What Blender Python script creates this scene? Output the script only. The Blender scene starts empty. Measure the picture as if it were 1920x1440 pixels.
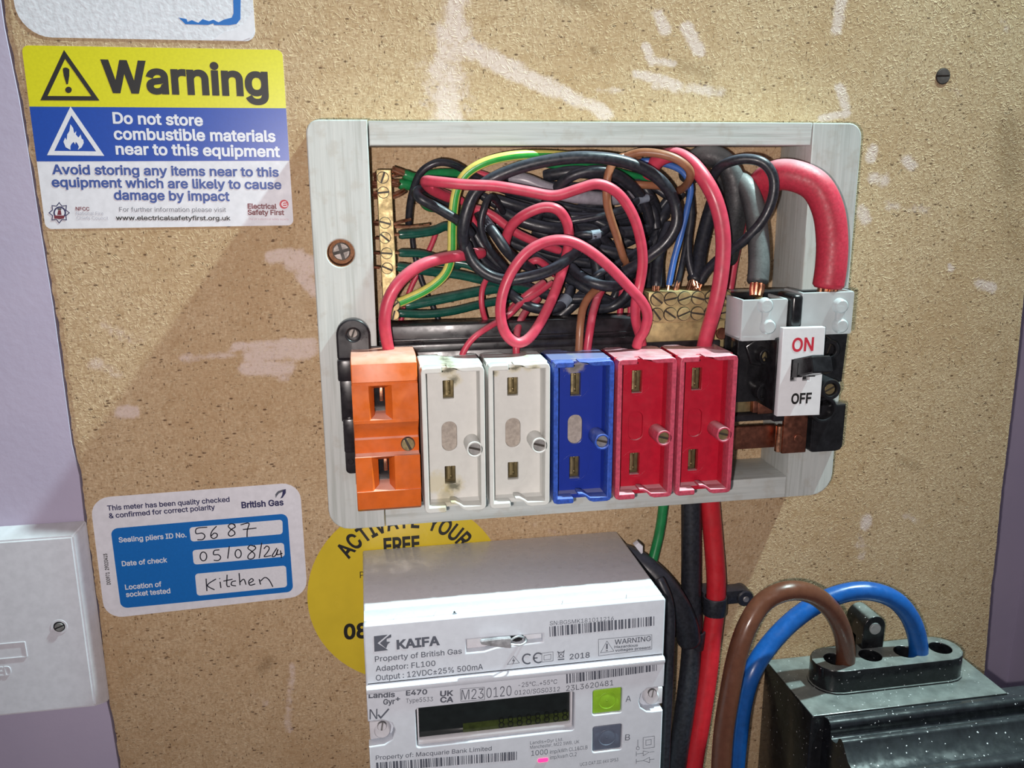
import bpy, bmesh, math, random, os
import numpy as np
from mathutils.geometry import delaunay_2d_cdt, interpolate_bezier
from mathutils import Vector, Matrix

random.seed(7)
rng = np.random.default_rng(7)
scene = bpy.context.scene
COL = scene.collection
K = 0.001          # everything below is written in millimetres: x right, d out of the board, z up

# ------------------------------------------------------------------ camera
CF = 1622.4062                                   # focal length in pixels of the 1920 wide frame
CR = np.array([0.98519766, -0.17133494, -0.00546943])
CU = np.array([0.04588485, 0.23283313, 0.97143364])
CW = np.array([0.16516706, 0.95730511, -0.23724833])
CC = np.array([18.42336, -378.59087, -20.05896])
cam = bpy.data.cameras.new('camera')
cam.sensor_fit = 'HORIZONTAL'; cam.sensor_width = 36.0
cam.lens = CF * 36.0 / 1920.0
cam.clip_start = 0.01; cam.clip_end = 20
cam_o = bpy.data.objects.new('camera', cam)
COL.objects.link(cam_o)
m4 = Matrix.Identity(4)
for i in range(3):
    m4[i][0] = CR[i]; m4[i][1] = CU[i]; m4[i][2] = -CW[i]; m4[i][3] = CC[i] * K
cam_o.matrix_world = m4
scene.camera = cam_o

# ------------------------------------------------------------------ world, lamps, exposure
world = bpy.data.worlds.new('world'); scene.world = world
world.use_nodes = True
bgn = world.node_tree.nodes['Background']
bgn.inputs[0].default_value = (0.80, 0.76, 0.84, 1)
bgn.inputs[1].default_value = 0.13

def lamp(name, loc, aim, power, color, radius, angle):
    l = bpy.data.lights.new(name, 'SPOT')
    l.energy = power; l.color = color; l.shadow_soft_size = radius * K
    l.spot_size = math.radians(angle); l.spot_blend = 1.0
    o = bpy.data.objects.new(name, l); COL.objects.link(o)
    o.location = (loc[0] * K, -loc[1] * K, loc[2] * K)
    v = Vector((aim[0] - loc[0], -(aim[1] - loc[1]), aim[2] - loc[2]))
    o.rotation_euler = v.to_track_quat('-Z', 'Y').to_euler()
    return o
# shaded lamp of the cupboard, high on the right and close to the wall
lamp('cupboard_lamp', (545, 122, 690), (0, 0, 30), 80.0, (0.74, 1.0, 0.98), 15, 84)
# the torch beside the lens of the phone that took the picture
lamp('phone_torch', (2, 384, -28), (70, 0, -120), 4.4, (1.0, 0.90, 0.86), 3, 120)

scene.view_settings.view_transform = 'Standard'
scene.view_settings.look = 'None'
scene.view_settings.exposure = 0.0
scene.view_settings.gamma = 1.0
scene.view_settings.use_curve_mapping = False

# ------------------------------------------------------------------ geometry helpers
def P(px, py, d):
    """pixel of the photograph -> (x, d, z) in mm on the plane d mm in front of the board"""
    D = CW + (px - 960) / CF * CR - (py - 720) / CF * CU
    t = (-d - CC[1]) / D[1]
    q = CC + t * D
    return (float(q[0]), float(d), float(q[2]))
def PXZ(px, py, d):
    q = P(px, py, d); return (q[0], q[2])
def mmpx(px, py, d):
    """mm per pixel at that point"""
    q = np.array([P(px, py, d)[0], -d, P(px, py, d)[2]])
    return float((q - CC) @ CW) / CF
def rrect(x0, z0, x1, z1, r, n=5):
    x0, x1 = min(x0, x1), max(x0, x1); z0, z1 = min(z0, z1), max(z0, z1)
    rs = r if isinstance(r, (tuple, list)) else (r,) * 4       # BL, BR, TR, TL
    out = []
    for (cx, cz, a0, rr) in ((x0, z0, 180, rs[0]), (x1, z0, 270, rs[1]), (x1, z1, 0, rs[2]), (x0, z1, 90, rs[3])):
        sx = 1 if cx == x0 else -1; sz = 1 if cz == z0 else -1
        if rr <= 0: out.append((cx, cz)); continue
        for k in range(n + 1):
            a = math.radians(a0 + 90 * k / n)
            out.append((cx + sx * rr + rr * math.cos(a), cz + sz * rr + rr * math.sin(a)))
    return out
def circ(x, z, r, n=24, a0=0, a1=360):
    full = (a1 - a0) == 360
    m = n if full else n + 1
    return [(x + r * math.cos(math.radians(a0 + (a1 - a0) * k / n)), z + r * math.sin(math.radians(a0 + (a1 - a0) * k / n))) for k in range(m)]
def spline(pts, per=8, smooth=2):
    p = np.array(pts, float)
    if len(p) == 2:
        return [tuple(p[0] + (p[1] - p[0]) * t) for t in np.linspace(0, 1, per + 1)]
    p = np.vstack([2 * p[0] - p[1], p, 2 * p[-1] - p[-2]])
    out = []
    for i in range(1, len(p) - 2):
        a, b, c, e = p[i - 1], p[i], p[i + 1], p[i + 2]
        for k in range(per):
            t = k / per
            out.append(0.5 * ((2 * b) + (-a + c) * t + (2 * a - 5 * b + 4 * c - e) * t * t + (-a + 3 * b - 3 * c + e) * t ** 3))
    out.append(p[-2])
    o = np.array(out)
    for _ in range(smooth):
        o[1:-1] = 0.25 * o[:-2] + 0.5 * o[1:-1] + 0.25 * o[2:]
    return [tuple(q) for q in o]

FONT = None
try:                                              # the sans face that ships with Blender itself; its built-in face is the fallback
    FONT = bpy.data.fonts.load(os.path.join(bpy.utils.system_resource('DATAFILES', path='fonts'), 'Inter.woff2'))
except Exception:
    FONT = None
DG = bpy.context.evaluated_depsgraph_get()
TCACHE = {}
def text_mesh(body, bold=0.0):
    """outline of a line of print as flat triangles; overlapping strokes of the face are merged by winding number"""
    key = (body, bold)
    if key in TCACHE: return TCACHE[key]
    c = bpy.data.curves.new('t', 'FONT'); c.body = body; c.size = 1
    if FONT is not None: c.font = FONT
    o = bpy.data.objects.new('t', c); cu = o.to_curve(DG); cons = []
    for sp in cu.splines:
        bp = sp.bezier_points; pts = []
        for i in range(len(bp)):
            p, q = bp[i], bp[(i + 1) % len(bp)]; d1 = q.co - p.co
            if d1.length < 1e-6: continue
            lin = (p.handle_right - p.co).cross(d1).length < 1e-5 and (q.handle_left - p.co).cross(d1).length < 1e-5
            pts += [(v.x, v.y) for v in ([p.co] if lin else interpolate_bezier(p.co, p.handle_right, q.handle_left, q.co, 4)[:-1])]
        if len(pts) < 3: continue
        A = np.array(pts)
        if bold:
            e = np.roll(A, -1, 0) - A; L = np.linalg.norm(e, axis=1, keepdims=True); ok = L[:, 0] > 1e-6
            A = A[ok]; e = np.roll(A, -1, 0) - A; e = e / np.linalg.norm(e, axis=1, keepdims=True)
            nn = np.stack([-e[:, 1], e[:, 0]], 1); n2 = nn + np.roll(nn, 1, 0); n2 = n2 / np.maximum(np.linalg.norm(n2, axis=1, keepdims=True), 1e-3)
            k = 1 / np.maximum(np.sum(n2 * nn, 1, keepdims=True), 0.55)
            A = A + n2 * k * bold
        cons.append(A)
    o.to_curve_clear(); bpy.data.objects.remove(o); bpy.data.curves.remove(c)
    vin = [Vector(p) for A in cons for p in A]; ed = []; b0 = 0
    for A in cons:
        n = len(A); ed += [(b0 + i, b0 + (i + 1) % n) for i in range(n)]; b0 += n
    V, _, F, _, _, _ = delaunay_2d_cdt(vin, ed, [], 0, 1e-6)
    V = np.array([v[:] for v in V]); F = np.array(F)
    C = V[F].mean(1); wind = np.zeros(len(C))
    for A in cons:
        B = np.roll(A, -1, 0)
        ya, yb = A[None, :, 1], B[None, :, 1]; y = C[:, None, 1]
        cr = (B[None, :, 0] - A[None, :, 0]) * (y - ya) - (C[:, None, 0] - A[None, :, 0]) * (yb - ya)
        wind += np.sum((ya <= y) & (yb > y) & (cr > 0), 1) - np.sum((ya > y) & (yb <= y) & (cr < 0), 1)
    TCACHE[key] = (V, [list(map(int, f)) for f in F[np.abs(wind) > 0.5]])
    return TCACHE[key]
CAPH = float(text_mesh('H')[0][:, 1].max())
class M:
    def __init__(s): s.v = []; s.f = []; s.m = []
    def add(s, vs, fs, m=0):
        b = len(s.v); s.v += [tuple(v) for v in vs]
        for k, f in enumerate(fs):
            s.f.append([b + i for i in f]); s.m.append(m if isinstance(m, int) else m[k])
        return s
    def box(s, x0, x1, d0, d1, z0, z1, b=0.0, m=0, seg=2):
        bm = bmesh.new()
        bmesh.ops.create_cube(bm, size=1)
        for v in bm.verts:
            v.co = ((x0 + x1) / 2 + v.co.x * (x1 - x0), (d0 + d1) / 2 + v.co.y * (d1 - d0), (z0 + z1) / 2 + v.co.z * (z1 - z0))
        if b > 0:
            bmesh.ops.bevel(bm, geom=bm.edges[:], offset=b, segments=seg, affect='EDGES', profile=0.5)
        bm.verts.index_update()
        s.add([v.co[:] for v in bm.verts], [[v.index for v in f.verts] for f in bm.faces], m); bm.free()
        return s
    def shape(s, loops, d0, d1, b=0.0, m=0, axis='d', res=1):
        c = bpy.data.curves.new('c', 'CURVE'); c.dimensions = '2D'; c.fill_mode = 'BOTH'
        for pts in loops:
            sp = c.splines.new('POLY'); sp.points.add(len(pts) - 1); sp.use_cyclic_u = True
            for q, w in zip(sp.points, pts): q.co = (w[0], w[1], 0, 1)
        h = abs(d1 - d0) / 2
        b = min(b, h * 0.9)
        c.extrude = max(h - b, 0.0)
        if b > 0: c.bevel_depth = b; c.bevel_resolution = res; c.offset = -b
        o = bpy.data.objects.new('c', c); me = bpy.data.meshes.new_from_object(o)
        dm = (d0 + d1) / 2
        if axis == 'd': vs = [(v.co.x, dm + v.co.z, v.co.y) for v in me.vertices]      # outline in (x, z)
        elif axis == 'z': vs = [(v.co.x, v.co.y, dm + v.co.z) for v in me.vertices]    # outline in (x, d)
        else: vs = [(dm + v.co.z, v.co.x, v.co.y) for v in me.vertices]                # outline in (d, z)
        s.add(vs, [list(p.vertices) for p in me.polygons], m)
        bpy.data.objects.remove(o); bpy.data.curves.remove(c); bpy.data.meshes.remove(me)
        return s
    def flat(s, pts, d, m=0):
        return s.add([(p[0], d, p[1]) for p in pts], [list(range(len(pts)))], m)
    def cyl(s, p0, p1, r0, r1=None, n=20, m=0, b=0.0):
        r1 = r0 if r1 is None else r1
        a = Vector(p0); c = Vector(p1); ax = (c - a).normalized()
        u = ax.orthogonal().normalized(); w = ax.cross(u)
        rings = [(a, r0 - b), (a + ax * b, r0), (c - ax * b, r1), (c, r1 - b)] if b > 0 else [(a, r0), (c, r1)]
        vs = []; fs = []
        for (q, r) in rings:
            for k in range(n):
                t = 2 * math.pi * k / n
                vs.append(tuple(q + u * r * math.cos(t) + w * r * math.sin(t)))
        for j in range(len(rings) - 1):
            for k in range(n):
                fs.append([j * n + k, j * n + (k + 1) % n, (j + 1) * n + (k + 1) % n, (j + 1) * n + k])
        fs.append(list(range(n))[::-1]); fs.append([(len(rings) - 1) * n + k for k in range(n)])
        return s.add(vs, fs, m)
    def tube(s, pts, r, n=12, m=0, stripes=None, cap=True, twist=0.0):
        p = [Vector(q) for q in pts]; N = len(p)
        rs = r if isinstance(r, (list, tuple)) else [r] * N
        t0 = (p[1] - p[0]).normalized(); u = t0.orthogonal().normalized()
        vs = []; fs = []; ms = []
        for i in range(N):
            t = (p[min(i + 1, N - 1)] - p[max(i - 1, 0)]).normalized()
            u = (u - t * u.dot(t)).normalized(); w = t.cross(u)
            for k in range(n):
                a = 2 * math.pi * k / n + twist * i
                vs.append(tuple(p[i] + (u * math.cos(a) + w * math.sin(a)) * rs[i]))
        for i in range(N - 1):
            for k in range(n):
                fs.append([i * n + k, i * n + (k + 1) % n, (i + 1) * n + (k + 1) % n, (i + 1) * n + k])
                ms.append(m if stripes is None else stripes[k])
        if cap:
            fs.append(list(range(n))[::-1]); fs.append([(N - 1) * n + k for k in range(n)]); ms += [m, m]
        return s.add(vs, fs, ms)
    def sphere(s, c, r, n=12, m=0, sc=(1, 1, 1)):
        bm = bmesh.new(); bmesh.ops.create_uvsphere(bm, u_segments=n, v_segments=max(6, n // 2), radius=1)
        bm.verts.index_update()
        s.add([(c[0] + v.co.x * r * sc[0], c[1] + v.co.y * r * sc[1], c[2] + v.co.z * r * sc[2]) for v in bm.verts],
              [[v.index for v in f.verts] for f in bm.faces], m); bm.free()
        return s
    def screw(s, x, d, z, r, ang=30, h=0.7, w=0.18, m=0, cross=False):
        """slotted head: two half discs either side of a real slot"""
        s.cyl((x, d - h - 0.6, z), (x, d - h * 0.5, z), r * 1.1, n=20, m=m + 1)
        ca, sa = math.cos(math.radians(ang)), math.sin(math.radians(ang))
        t = math.degrees(math.asin(w))
        def rot(pts): return [(x + a * ca - b * sa, z + a * sa + b * ca) for a, b in pts]
        if cross:
            for q in range(4):
                pts = [(r * w * 1.41 * math.cos(math.radians(q * 90 + 45)), r * w * 1.41 * math.sin(math.radians(q * 90 + 45)))] + circ(0, 0, r, 6, q * 90 + t, q * 90 + 90 - t)
                s.shape([rot(pts)], d - h * 0.6, d, b=0.1, m=m)
        else:
            s.shape([rot(circ(0, 0, r, 12, t, 180 - t))], d - h * 0.6, d, b=0.12, m=m)
            s.shape([rot(circ(0, 0, r, 12, 180 + t, 360 - t))], d - h * 0.6, d, b=0.12, m=m)
        return s
    def text(s, body, a, b, h, d, m=0, bold=0.0, raised=0.0):
        """flat print: baseline from pixel a to pixel b, capitals h pixels high, on the plane d"""
        co, tri = text_mesh(body, bold)
        A = np.array(PXZ(a[0], a[1], d)); B = np.array(PXZ(b[0], b[1], d))
        up = np.array(PXZ(a[0], a[1] - h, d)); H = np.linalg.norm(up - A)
        if abs(b[0] - a[0]) < abs(b[1] - a[1]): H = h * mmpx(a[0], a[1], d)
        dr = B - A; L = np.linalg.norm(dr); dr = dr / L; nr = np.array([-dr[1], dr[0]])
        x0, x1 = co[:, 0].min(), co[:, 0].max()
        X = (co[:, 0] - x0) / (x1 - x0) * L; Y = co[:, 1] / CAPH * H
        q = A + X[:, None] * dr + Y[:, None] * nr
        s.add([(u, d, w) for u, w in q], tri, m)
        if raised:
            cnt = {}
            for f in tri:
                for i in range(3):
                    e = (f[i], f[(i + 1) % 3]); cnt[frozenset(e)] = cnt.get(frozenset(e), 0) + 1
            sd = [tuple(e) for e, n in cnt.items() if n == 1]
            s.add([(u, d, w) for u, w in q] + [(u, d - raised, w) for u, w in q], [[a_, b_, b_ + len(q), a_ + len(q)] for a_, b_ in sd], m)
        return s
    def pen(s, pts_px, w, d, m=0, closed=False):
        """flat stroke of width w px through pixels"""
        q = [PXZ(x, y, d) for x, y in pts_px]
        if closed: q = q + [q[0]]
        ww = w * mmpx(pts_px[0][0], pts_px[0][1], d) / 2
        return s.stroke(q, ww, d, m)
    def stroke(s, q, ww, d, m=0):
        q = [np.array(p, float) for p in q]; vs = []; fs = []
        closed = np.allclose(q[0], q[-1]) and len(q) > 3
        for i in range(len(q)):
            if closed and i in (0, len(q) - 1): a = q[1] - q[0]; b = q[-1] - q[-2]
            else: a = q[min(i + 1, len(q) - 1)] - q[i] if i < len(q) - 1 else q[i] - q[i - 1]; b = q[i] - q[i - 1] if i > 0 else a
            a = a / (np.linalg.norm(a) + 1e-9); b = b / (np.linalg.norm(b) + 1e-9)
            t = a + b; t = t / (np.linalg.norm(t) + 1e-9) if np.linalg.norm(t) > 0.3 else a
            n_ = np.array([-t[1], t[0]]); k = min(1.0 / max(abs(float(n_ @ np.array([-a[1], a[0]]))), 0.5), 2.0)
            vs.append((q[i][0] + n_[0] * ww * k, d, q[i][1] + n_[1] * ww * k)); vs.append((q[i][0] - n_[0] * ww * k, d, q[i][1] - n_[1] * ww * k))
        for i in range(len(q) - 1): fs.append([2 * i, 2 * i + 1, 2 * i + 3, 2 * i + 2])
        return s.add(vs, fs, m)
    def mesh(s, name, org=(0, 0, 0), smooth=True, ang=38, fix=True):
        me = bpy.data.meshes.new(name)
        me.from_pydata([((v[0] - org[0]) * K, -(v[1] - org[1]) * K, (v[2] - org[2]) * K) for v in s.v], [], s.f)
        me.polygons.foreach_set('material_index', s.m)
        if fix:
            bm = bmesh.new(); bm.from_mesh(me)
            bmesh.ops.recalc_face_normals(bm, faces=bm.faces[:]); bm.to_mesh(me); bm.free()
        if smooth:
            me.polygons.foreach_set('use_smooth', [True] * len(me.polygons))
            me.set_sharp_from_angle(angle=math.radians(ang))
        me.update()
        return me

ORG = {}
def tag(o, label=None, cat=None, group=None, kind=None):
    if label: o['label'] = label
    if cat: o['category'] = cat
    if group: o['group'] = group
    if kind: o['kind'] = kind
    return o
def thing(name, label, cat, org, group=None):
    o = bpy.data.objects.new(name, None); COL.objects.link(o)
    o.location = (org[0] * K, -org[1] * K, org[2] * K); o.empty_display_size = 0.01
    ORG[o.name] = tuple(org)
    return tag(o, label, cat, group)
def obj(name, m, mats, parent=None, org=(0, 0, 0), label=None, **kw):
    """link ONE mesh object; parts keep the frame of the thing they belong to"""
    if parent is not None: org = ORG[parent.name]
    me = m.mesh(name, org, **kw)
    if name == 'screw' and not isinstance(mats, (list, tuple)): mats = [mats, GAP]
    for mt in (mats if isinstance(mats, (list, tuple)) else [mats]): me.materials.append(mt)
    o = bpy.data.objects.new(name, me); COL.objects.link(o)
    ORG[o.name] = tuple(org)
    if parent is not None: o.parent = parent
    else: o.location = (org[0] * K, -org[1] * K, org[2] * K)
    if label: o['label'] = label
    return o

# ------------------------------------------------------------------ materials
class NT:
    def __init__(s, name):
        s.mat = bpy.data.materials.new(name); s.mat.use_nodes = True
        s.t = s.mat.node_tree; s.b = s.t.nodes['Principled BSDF']; s._c = None
    def n(s, typ, **kw):
        nd = s.t.nodes.new(typ)
        for k, v in kw.items():
            if k in nd.inputs: nd.inputs[k].default_value = v
            else: setattr(nd, k, v)
        return nd
    def l(s, a, b): s.t.links.new(a, b)
    def co(s, sc=(1, 1, 1), rot=(0, 0, 0), loc=(0, 0, 0)):
        if s._c is None: s._c = s.n('ShaderNodeTexCoord')
        mp = s.n('ShaderNodeMapping'); s.l(s._c.outputs['Object'], mp.inputs[0])
        mp.inputs['Scale'].default_value = sc; mp.inputs['Rotation'].default_value = rot; mp.inputs['Location'].default_value = loc
        return mp.outputs[0]
    def noise(s, scale, detail=3, sc=(1, 1, 1), rot=(0, 0, 0), rough=0.55, dist=0.0, loc=(0, 0, 0)):
        nd = s.n('ShaderNodeTexNoise'); nd.inputs['Scale'].default_value = scale; nd.inputs['Detail'].default_value = detail
        nd.inputs['Roughness'].default_value = rough; nd.inputs['Distortion'].default_value = dist
        s.l(s.co(sc, rot, loc), nd.inputs['Vector']); return nd.outputs[0]
    def ramp(s, fac, stops):
        r = s.n('ShaderNodeValToRGB'); e = r.color_ramp.elements
        while len(e) < len(stops): e.new(0.5)
        for k, (p, c) in enumerate(stops):
            e[k].position = p; e[k].color = (*c, 1) if len(c) == 3 else c
        s.l(fac, r.inputs[0]); return r.outputs[0]
    def step(s, fac, a, b):
        r = s.n('ShaderNodeMapRange'); r.interpolation_type = 'SMOOTHSTEP'
        r.inputs['From Min'].default_value = a; r.inputs['From Max'].default_value = b; s.l(fac, r.inputs[0]); return r.outputs[0]
    def mix(s, fac, a, b, typ='MIX'):
        nd = s.n('ShaderNodeMix'); nd.data_type = 'RGBA'; nd.blend_type = typ
        for v, i in ((fac, 0), (a, 6), (b, 7)):
            if isinstance(v, (int, float)): nd.inputs[i].default_value = v
            elif isinstance(v, tuple): nd.inputs[i].default_value = (*v, 1) if len(v) == 3 else v
            else: s.l(v, nd.inputs[i])
        return nd.outputs[2]
    def math(s, op, a, b=0.0, clamp=False):
        nd = s.n('ShaderNodeMath'); nd.operation = op; nd.use_clamp = clamp
        for v, i in ((a, 0), (b, 1)):
            if isinstance(v, (int, float)): nd.inputs[i].default_value = v
            else: s.l(v, nd.inputs[i])
        return nd.outputs[0]
    def bump(s, h, strength=0.3, dist=0.0003):
        nd = s.n('ShaderNodeBump'); nd.inputs['Strength'].default_value = strength; nd.inputs['Distance'].default_value = dist
        s.l(h, nd.inputs['Height']); s.l(nd.outputs[0], s.b.inputs['Normal']); return nd
    def set(s, **kw):
        for k, v in kw.items():
            i = s.b.inputs[k]
            if isinstance(v, (int, float)): i.default_value = v
            elif isinstance(v, tuple): i.default_value = (*v, 1) if len(v) == 3 else v
            else: s.l(v, i)
        return s
    def up(s):
        g = s.n('ShaderNodeNewGeometry'); sp = s.n('ShaderNodeSeparateXYZ'); s.l(g.outputs['Normal'], sp.inputs[0]); return sp.outputs[2]

def srgb(r, g, b):
    f = lambda c: (c / 255 / 12.92) if c / 255 <= 0.04045 else ((c / 255 + 0.055) / 1.055) ** 2.4
    return (f(r), f(g), f(b))
def plastic(name, col, rough=0.4, var=0.08, dust=0.0, dustcol=(0.6, 0.56, 0.55), spec=0.5, scale=300, speck=0.0, metal=0.0, bump=0.0, up0=0.35):
    t = NT(name)
    nz = t.noise(scale, 3)
    dark = tuple(c * (1 - var * 2) for c in col); lite = tuple(min(1, c * (1 + var)) for c in col)
    c = t.ramp(nz, [(0.35, dark), (0.65, lite)])
    if dust > 0:                                   # settled dust: only where the surface looks up
        f = t.math('MULTIPLY', t.step(t.up(), up0, 0.95), t.ramp(t.noise(120, 4), [(0.25, (0.45,) * 3), (0.7, (1,) * 3)]))
        f = t.math('MULTIPLY', f, dust, True)
        c = t.mix(f, c, dustcol)
    if speck > 0:
        v = t.n('ShaderNodeTexVoronoi'); v.inputs['Scale'].default_value = 420; t.l(t.co(), v.inputs['Vector'])
        sp = t.math('MULTIPLY', t.math('LESS_THAN', v.outputs['Distance'], 0.16), t.math('GREATER_THAN', t.noise(700, 2), 0.56))
        sp = t.math('MULTIPLY', sp, speck)
        c = t.mix(sp, c, (0.75, 0.75, 0.78))
    r = t.ramp(t.noise(scale * 0.6, 3), [(0.3, (max(0, rough - 0.1),) * 3), (0.7, (min(1, rough + 0.12),) * 3)])
    t.set(**{'Base Color': c, 'Roughness': r, 'Metallic': metal, 'Specular IOR Level': spec})
    if bump > 0: t.bump(nz, bump, 0.0002)
    return t.mat
def ink(name, col, rough=0.5):
    t = NT(name); t.set(**{'Base Color': t.ramp(t.noise(900, 2), [(0.3, tuple(c * 0.92 for c in col)), (0.7, col)]), 'Roughness': rough}); return t.mat

# chipboard: pale chips, fibres and dark flecks; paint and stains come from an attribute on the board
def chipboard():
    t = NT('chipboard')
    f1 = t.noise(520, 4, sc=(1, 1, 2.6), dist=0.6)
    f2 = t.noise(430, 4, sc=(2.4, 1, 1), rot=(0, 0.5, 0), dist=0.6, loc=(3, 1, 2))
    fib = t.math('MULTIPLY', t.math('ADD', f1, f2), 0.5)
    base = t.ramp(fib, [(0.30, srgb(142, 112, 83)), (0.44, srgb(178, 151, 118)), (0.56, srgb(195, 170, 137)), (0.70, srgb(217, 197, 165))])
    big = t.noise(14, 3)
    base = t.mix(t.step(big, 0.42, 0.72), base, t.mix(0.5, base, srgb(170, 138, 102)))
    base = t.mix(t.math('MULTIPLY', t.step(t.noise(130, 3), 0.5, 0.7), 0.35), base, srgb(158, 126, 88))
    # dark flecks, stretched and turned
    for k, (sc, rot, thr, nt) in enumerate((((1, 1, 2.2), 0.7, 0.24, 0.47), ((2.4, 1, 1), 0.4, 0.22, 0.48), ((1, 1, 3), -0.6, 0.2, 0.46))):
        v = t.n('ShaderNodeTexVoronoi'); v.inputs['Scale'].default_value = 200 + 60 * k
        t.l(t.co(sc, (0, rot, 0), (k, 2 * k, k)), v.inputs['Vector'])
        fk = t.math('MULTIPLY', t.step(v.outputs['Distance'], thr, thr * 0.45), t.step(t.noise(90 + 30 * k, 2, loc=(k, k, 5)), nt, nt + 0.1))
        base = t.mix(t.math('MULTIPLY', fk, 0.85), base, srgb(78, 52, 33))
    # pale slivers
    v = t.n('ShaderNodeTexVoronoi'); v.inputs['Scale'].default_value = 260; t.l(t.co((3.2, 1, 1), (0, 0.35, 0)), v.inputs['Vector'])
    base = t.mix(t.math('MULTIPLY', t.step(v.outputs['Distance'], 0.2, 0.08), 0.35), base, srgb(228, 208, 168))
    a = t.n('ShaderNodeAttribute'); a.attribute_name = 'paint'
    b = t.n('ShaderNodeAttribute'); b.attribute_name = 'stain'
    edge = t.math('ADD', a.outputs['Fac'], t.math('MULTIPLY', t.math('SUBTRACT', t.noise(150, 5, rough=0.7), 0.5), 1.5))
    pm = t.math('MULTIPLY', t.step(edge, 0.3, 0.85), t.step(fib, 0.2, 0.5))
    base = t.mix(t.math('MULTIPLY', t.step(b.outputs['Fac'], 0.05, 1.0), 0.7), base, srgb(112, 86, 56))
    base = t.mix(t.math('MULTIPLY', pm, 0.74), base, srgb(216, 198, 192))
    t.set(**{'Base Color': base, 'Roughness': 0.75, 'Specular IOR Level': 0.25})
    warp = t.n('ShaderNodeTexNoise'); warp.inputs['Scale'].default_value = 60; t.l(t.co(), warp.inputs['Vector'])
    def sliver(sc, rot, scale, loc):
        ad = t.n('ShaderNodeVectorMath'); ad.operation = 'MULTIPLY_ADD'; t.l(warp.outputs['Color'], ad.inputs[0]); ad.inputs[1].default_value = (0.012,) * 3; t.l(t.co((1, 1, 1), (0, rot, 0), loc), ad.inputs[2])
        mp = t.n('ShaderNodeVectorMath'); mp.operation = 'MULTIPLY'; t.l(ad.outputs[0], mp.inputs[0]); mp.inputs[1].default_value = sc
        vv = t.n('ShaderNodeTexVoronoi'); vv.inputs['Scale'].default_value = scale; t.l(mp.outputs[0], vv.inputs['Vector'])
        return t.step(vv.outputs['Distance'], 0.34, 0.1)
    sv = t.math('ADD', sliver((3.2, 1, 1), 0.5, 330, (0, 0, 0)), t.math('ADD', sliver((1, 1, 3.4), 0.25, 300, (.3, .1, .2)), sliver((3.4, 1, 1), -0.8, 290, (.2, .5, .1))))
    t.set(**{'Base Color': t.mix(t.math('MULTIPLY', sv, 0.22, True), base, srgb(226, 208, 174))})
    t.bump(t.math('ADD', t.math('MULTIPLY', sv, 0.45), t.math('MULTIPLY', t.noise(620, 4), 0.55)), 0.55, 0.0005)
    return t.mat
def purple_paint():
    t = NT('purple_wall_paint')
    c = t.ramp(t.noise(25, 4), [(0.3, srgb(176, 168, 192)), (0.7, srgb(183, 174, 197))])
    t.set(**{'Base Color': c, 'Roughness': 0.6, 'Specular IOR Level': 0.3})
    t.bump(t.noise(260, 4), 0.25, 0.0004); return t.mat
def frame_paint(name, vertical):
    t = NT(name)
    g = t.noise(700, 3, sc=(1, 1, 0.04) if vertical else (0.04, 1, 1))
    g2 = t.noise(160, 4)
    c = t.ramp(g, [(0.28, srgb(168, 173, 169)), (0.5, srgb(186, 191, 189)), (0.75, srgb(196, 200, 197))])
    c = t.mix(t.step(g2, 0.52, 0.7), c, t.mix(0.5, c, srgb(172, 170, 162)))
    t.set(**{'Base Color': c, 'Roughness': 0.5, 'Specular IOR Level': 0.35})
    t.bump(t.math('ADD', g, t.math('MULTIPLY', g2, 0.4)), 0.22, 0.0003); return t.mat
def metal(name, col, rough=0.3, scratch=0.25, met=1.0):
    t = NT(name)
    n1 = t.noise(260, 4)
    c = t.ramp(n1, [(0.3, tuple(x * 0.6 for x in col)), (0.6, col), (0.8, tuple(min(1, x * 1.1) for x in col))])
    t.set(**{'Base Color': c, 'Metallic': met, 'Roughness': t.ramp(t.noise(500, 3), [(0.3, (rough - 0.08,) * 3), (0.7, (rough + 0.15,) * 3)])})
    t.bump(t.noise(900, 2), scratch, 0.0001); return t.mat
def burnt(name, col, spots, rough=0.35):
    """carrier plastic with scorch marks that stay on the plastic; spots = (x, z, radius) in mm from the carrier's top left corner"""
    t = NT(name)
    c = t.ramp(t.noise(300, 3), [(0.3, tuple(x * 0.93 for x in col)), (0.7, col)])
    f = t.math('MULTIPLY', t.step(t.up(), 0.5, 0.95), 0.25); c = t.mix(f, c, (0.8, 0.82, 0.82))
    tc = t.n('ShaderNodeTexCoord')
    for (sx, sz, sr, dark) in spots:
        vd = t.n('ShaderNodeVectorMath'); vd.operation = 'MULTIPLY'; t.l(tc.outputs['Object'], vd.inputs[0]); vd.inputs[1].default_value = (1, 0, 1)
        ds = t.n('ShaderNodeVectorMath'); ds.operation = 'DISTANCE'; t.l(vd.outputs[0], ds.inputs[0]); ds.inputs[1].default_value = (sx * K, 0, sz * K)
        k = t.math('SUBTRACT', 1.0, t.math('DIVIDE', ds.outputs['Value'], sr * K))
        k = t.math('ADD', k, t.math('MULTIPLY', t.math('SUBTRACT', t.noise(260, 5, rough=0.7), 0.5), 1.4))
        c = t.mix(t.math('MULTIPLY', t.step(k, -0.05, 0.45), 0.5), c, srgb(196, 184, 140))
        c = t.mix(t.math('MULTIPLY', t.step(k, 0.25, 0.75), min(1, dark * 1.15)), c, srgb(88, 88, 72))
    t.set(**{'Base Color': c, 'Roughness': rough}); return t.mat
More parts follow.
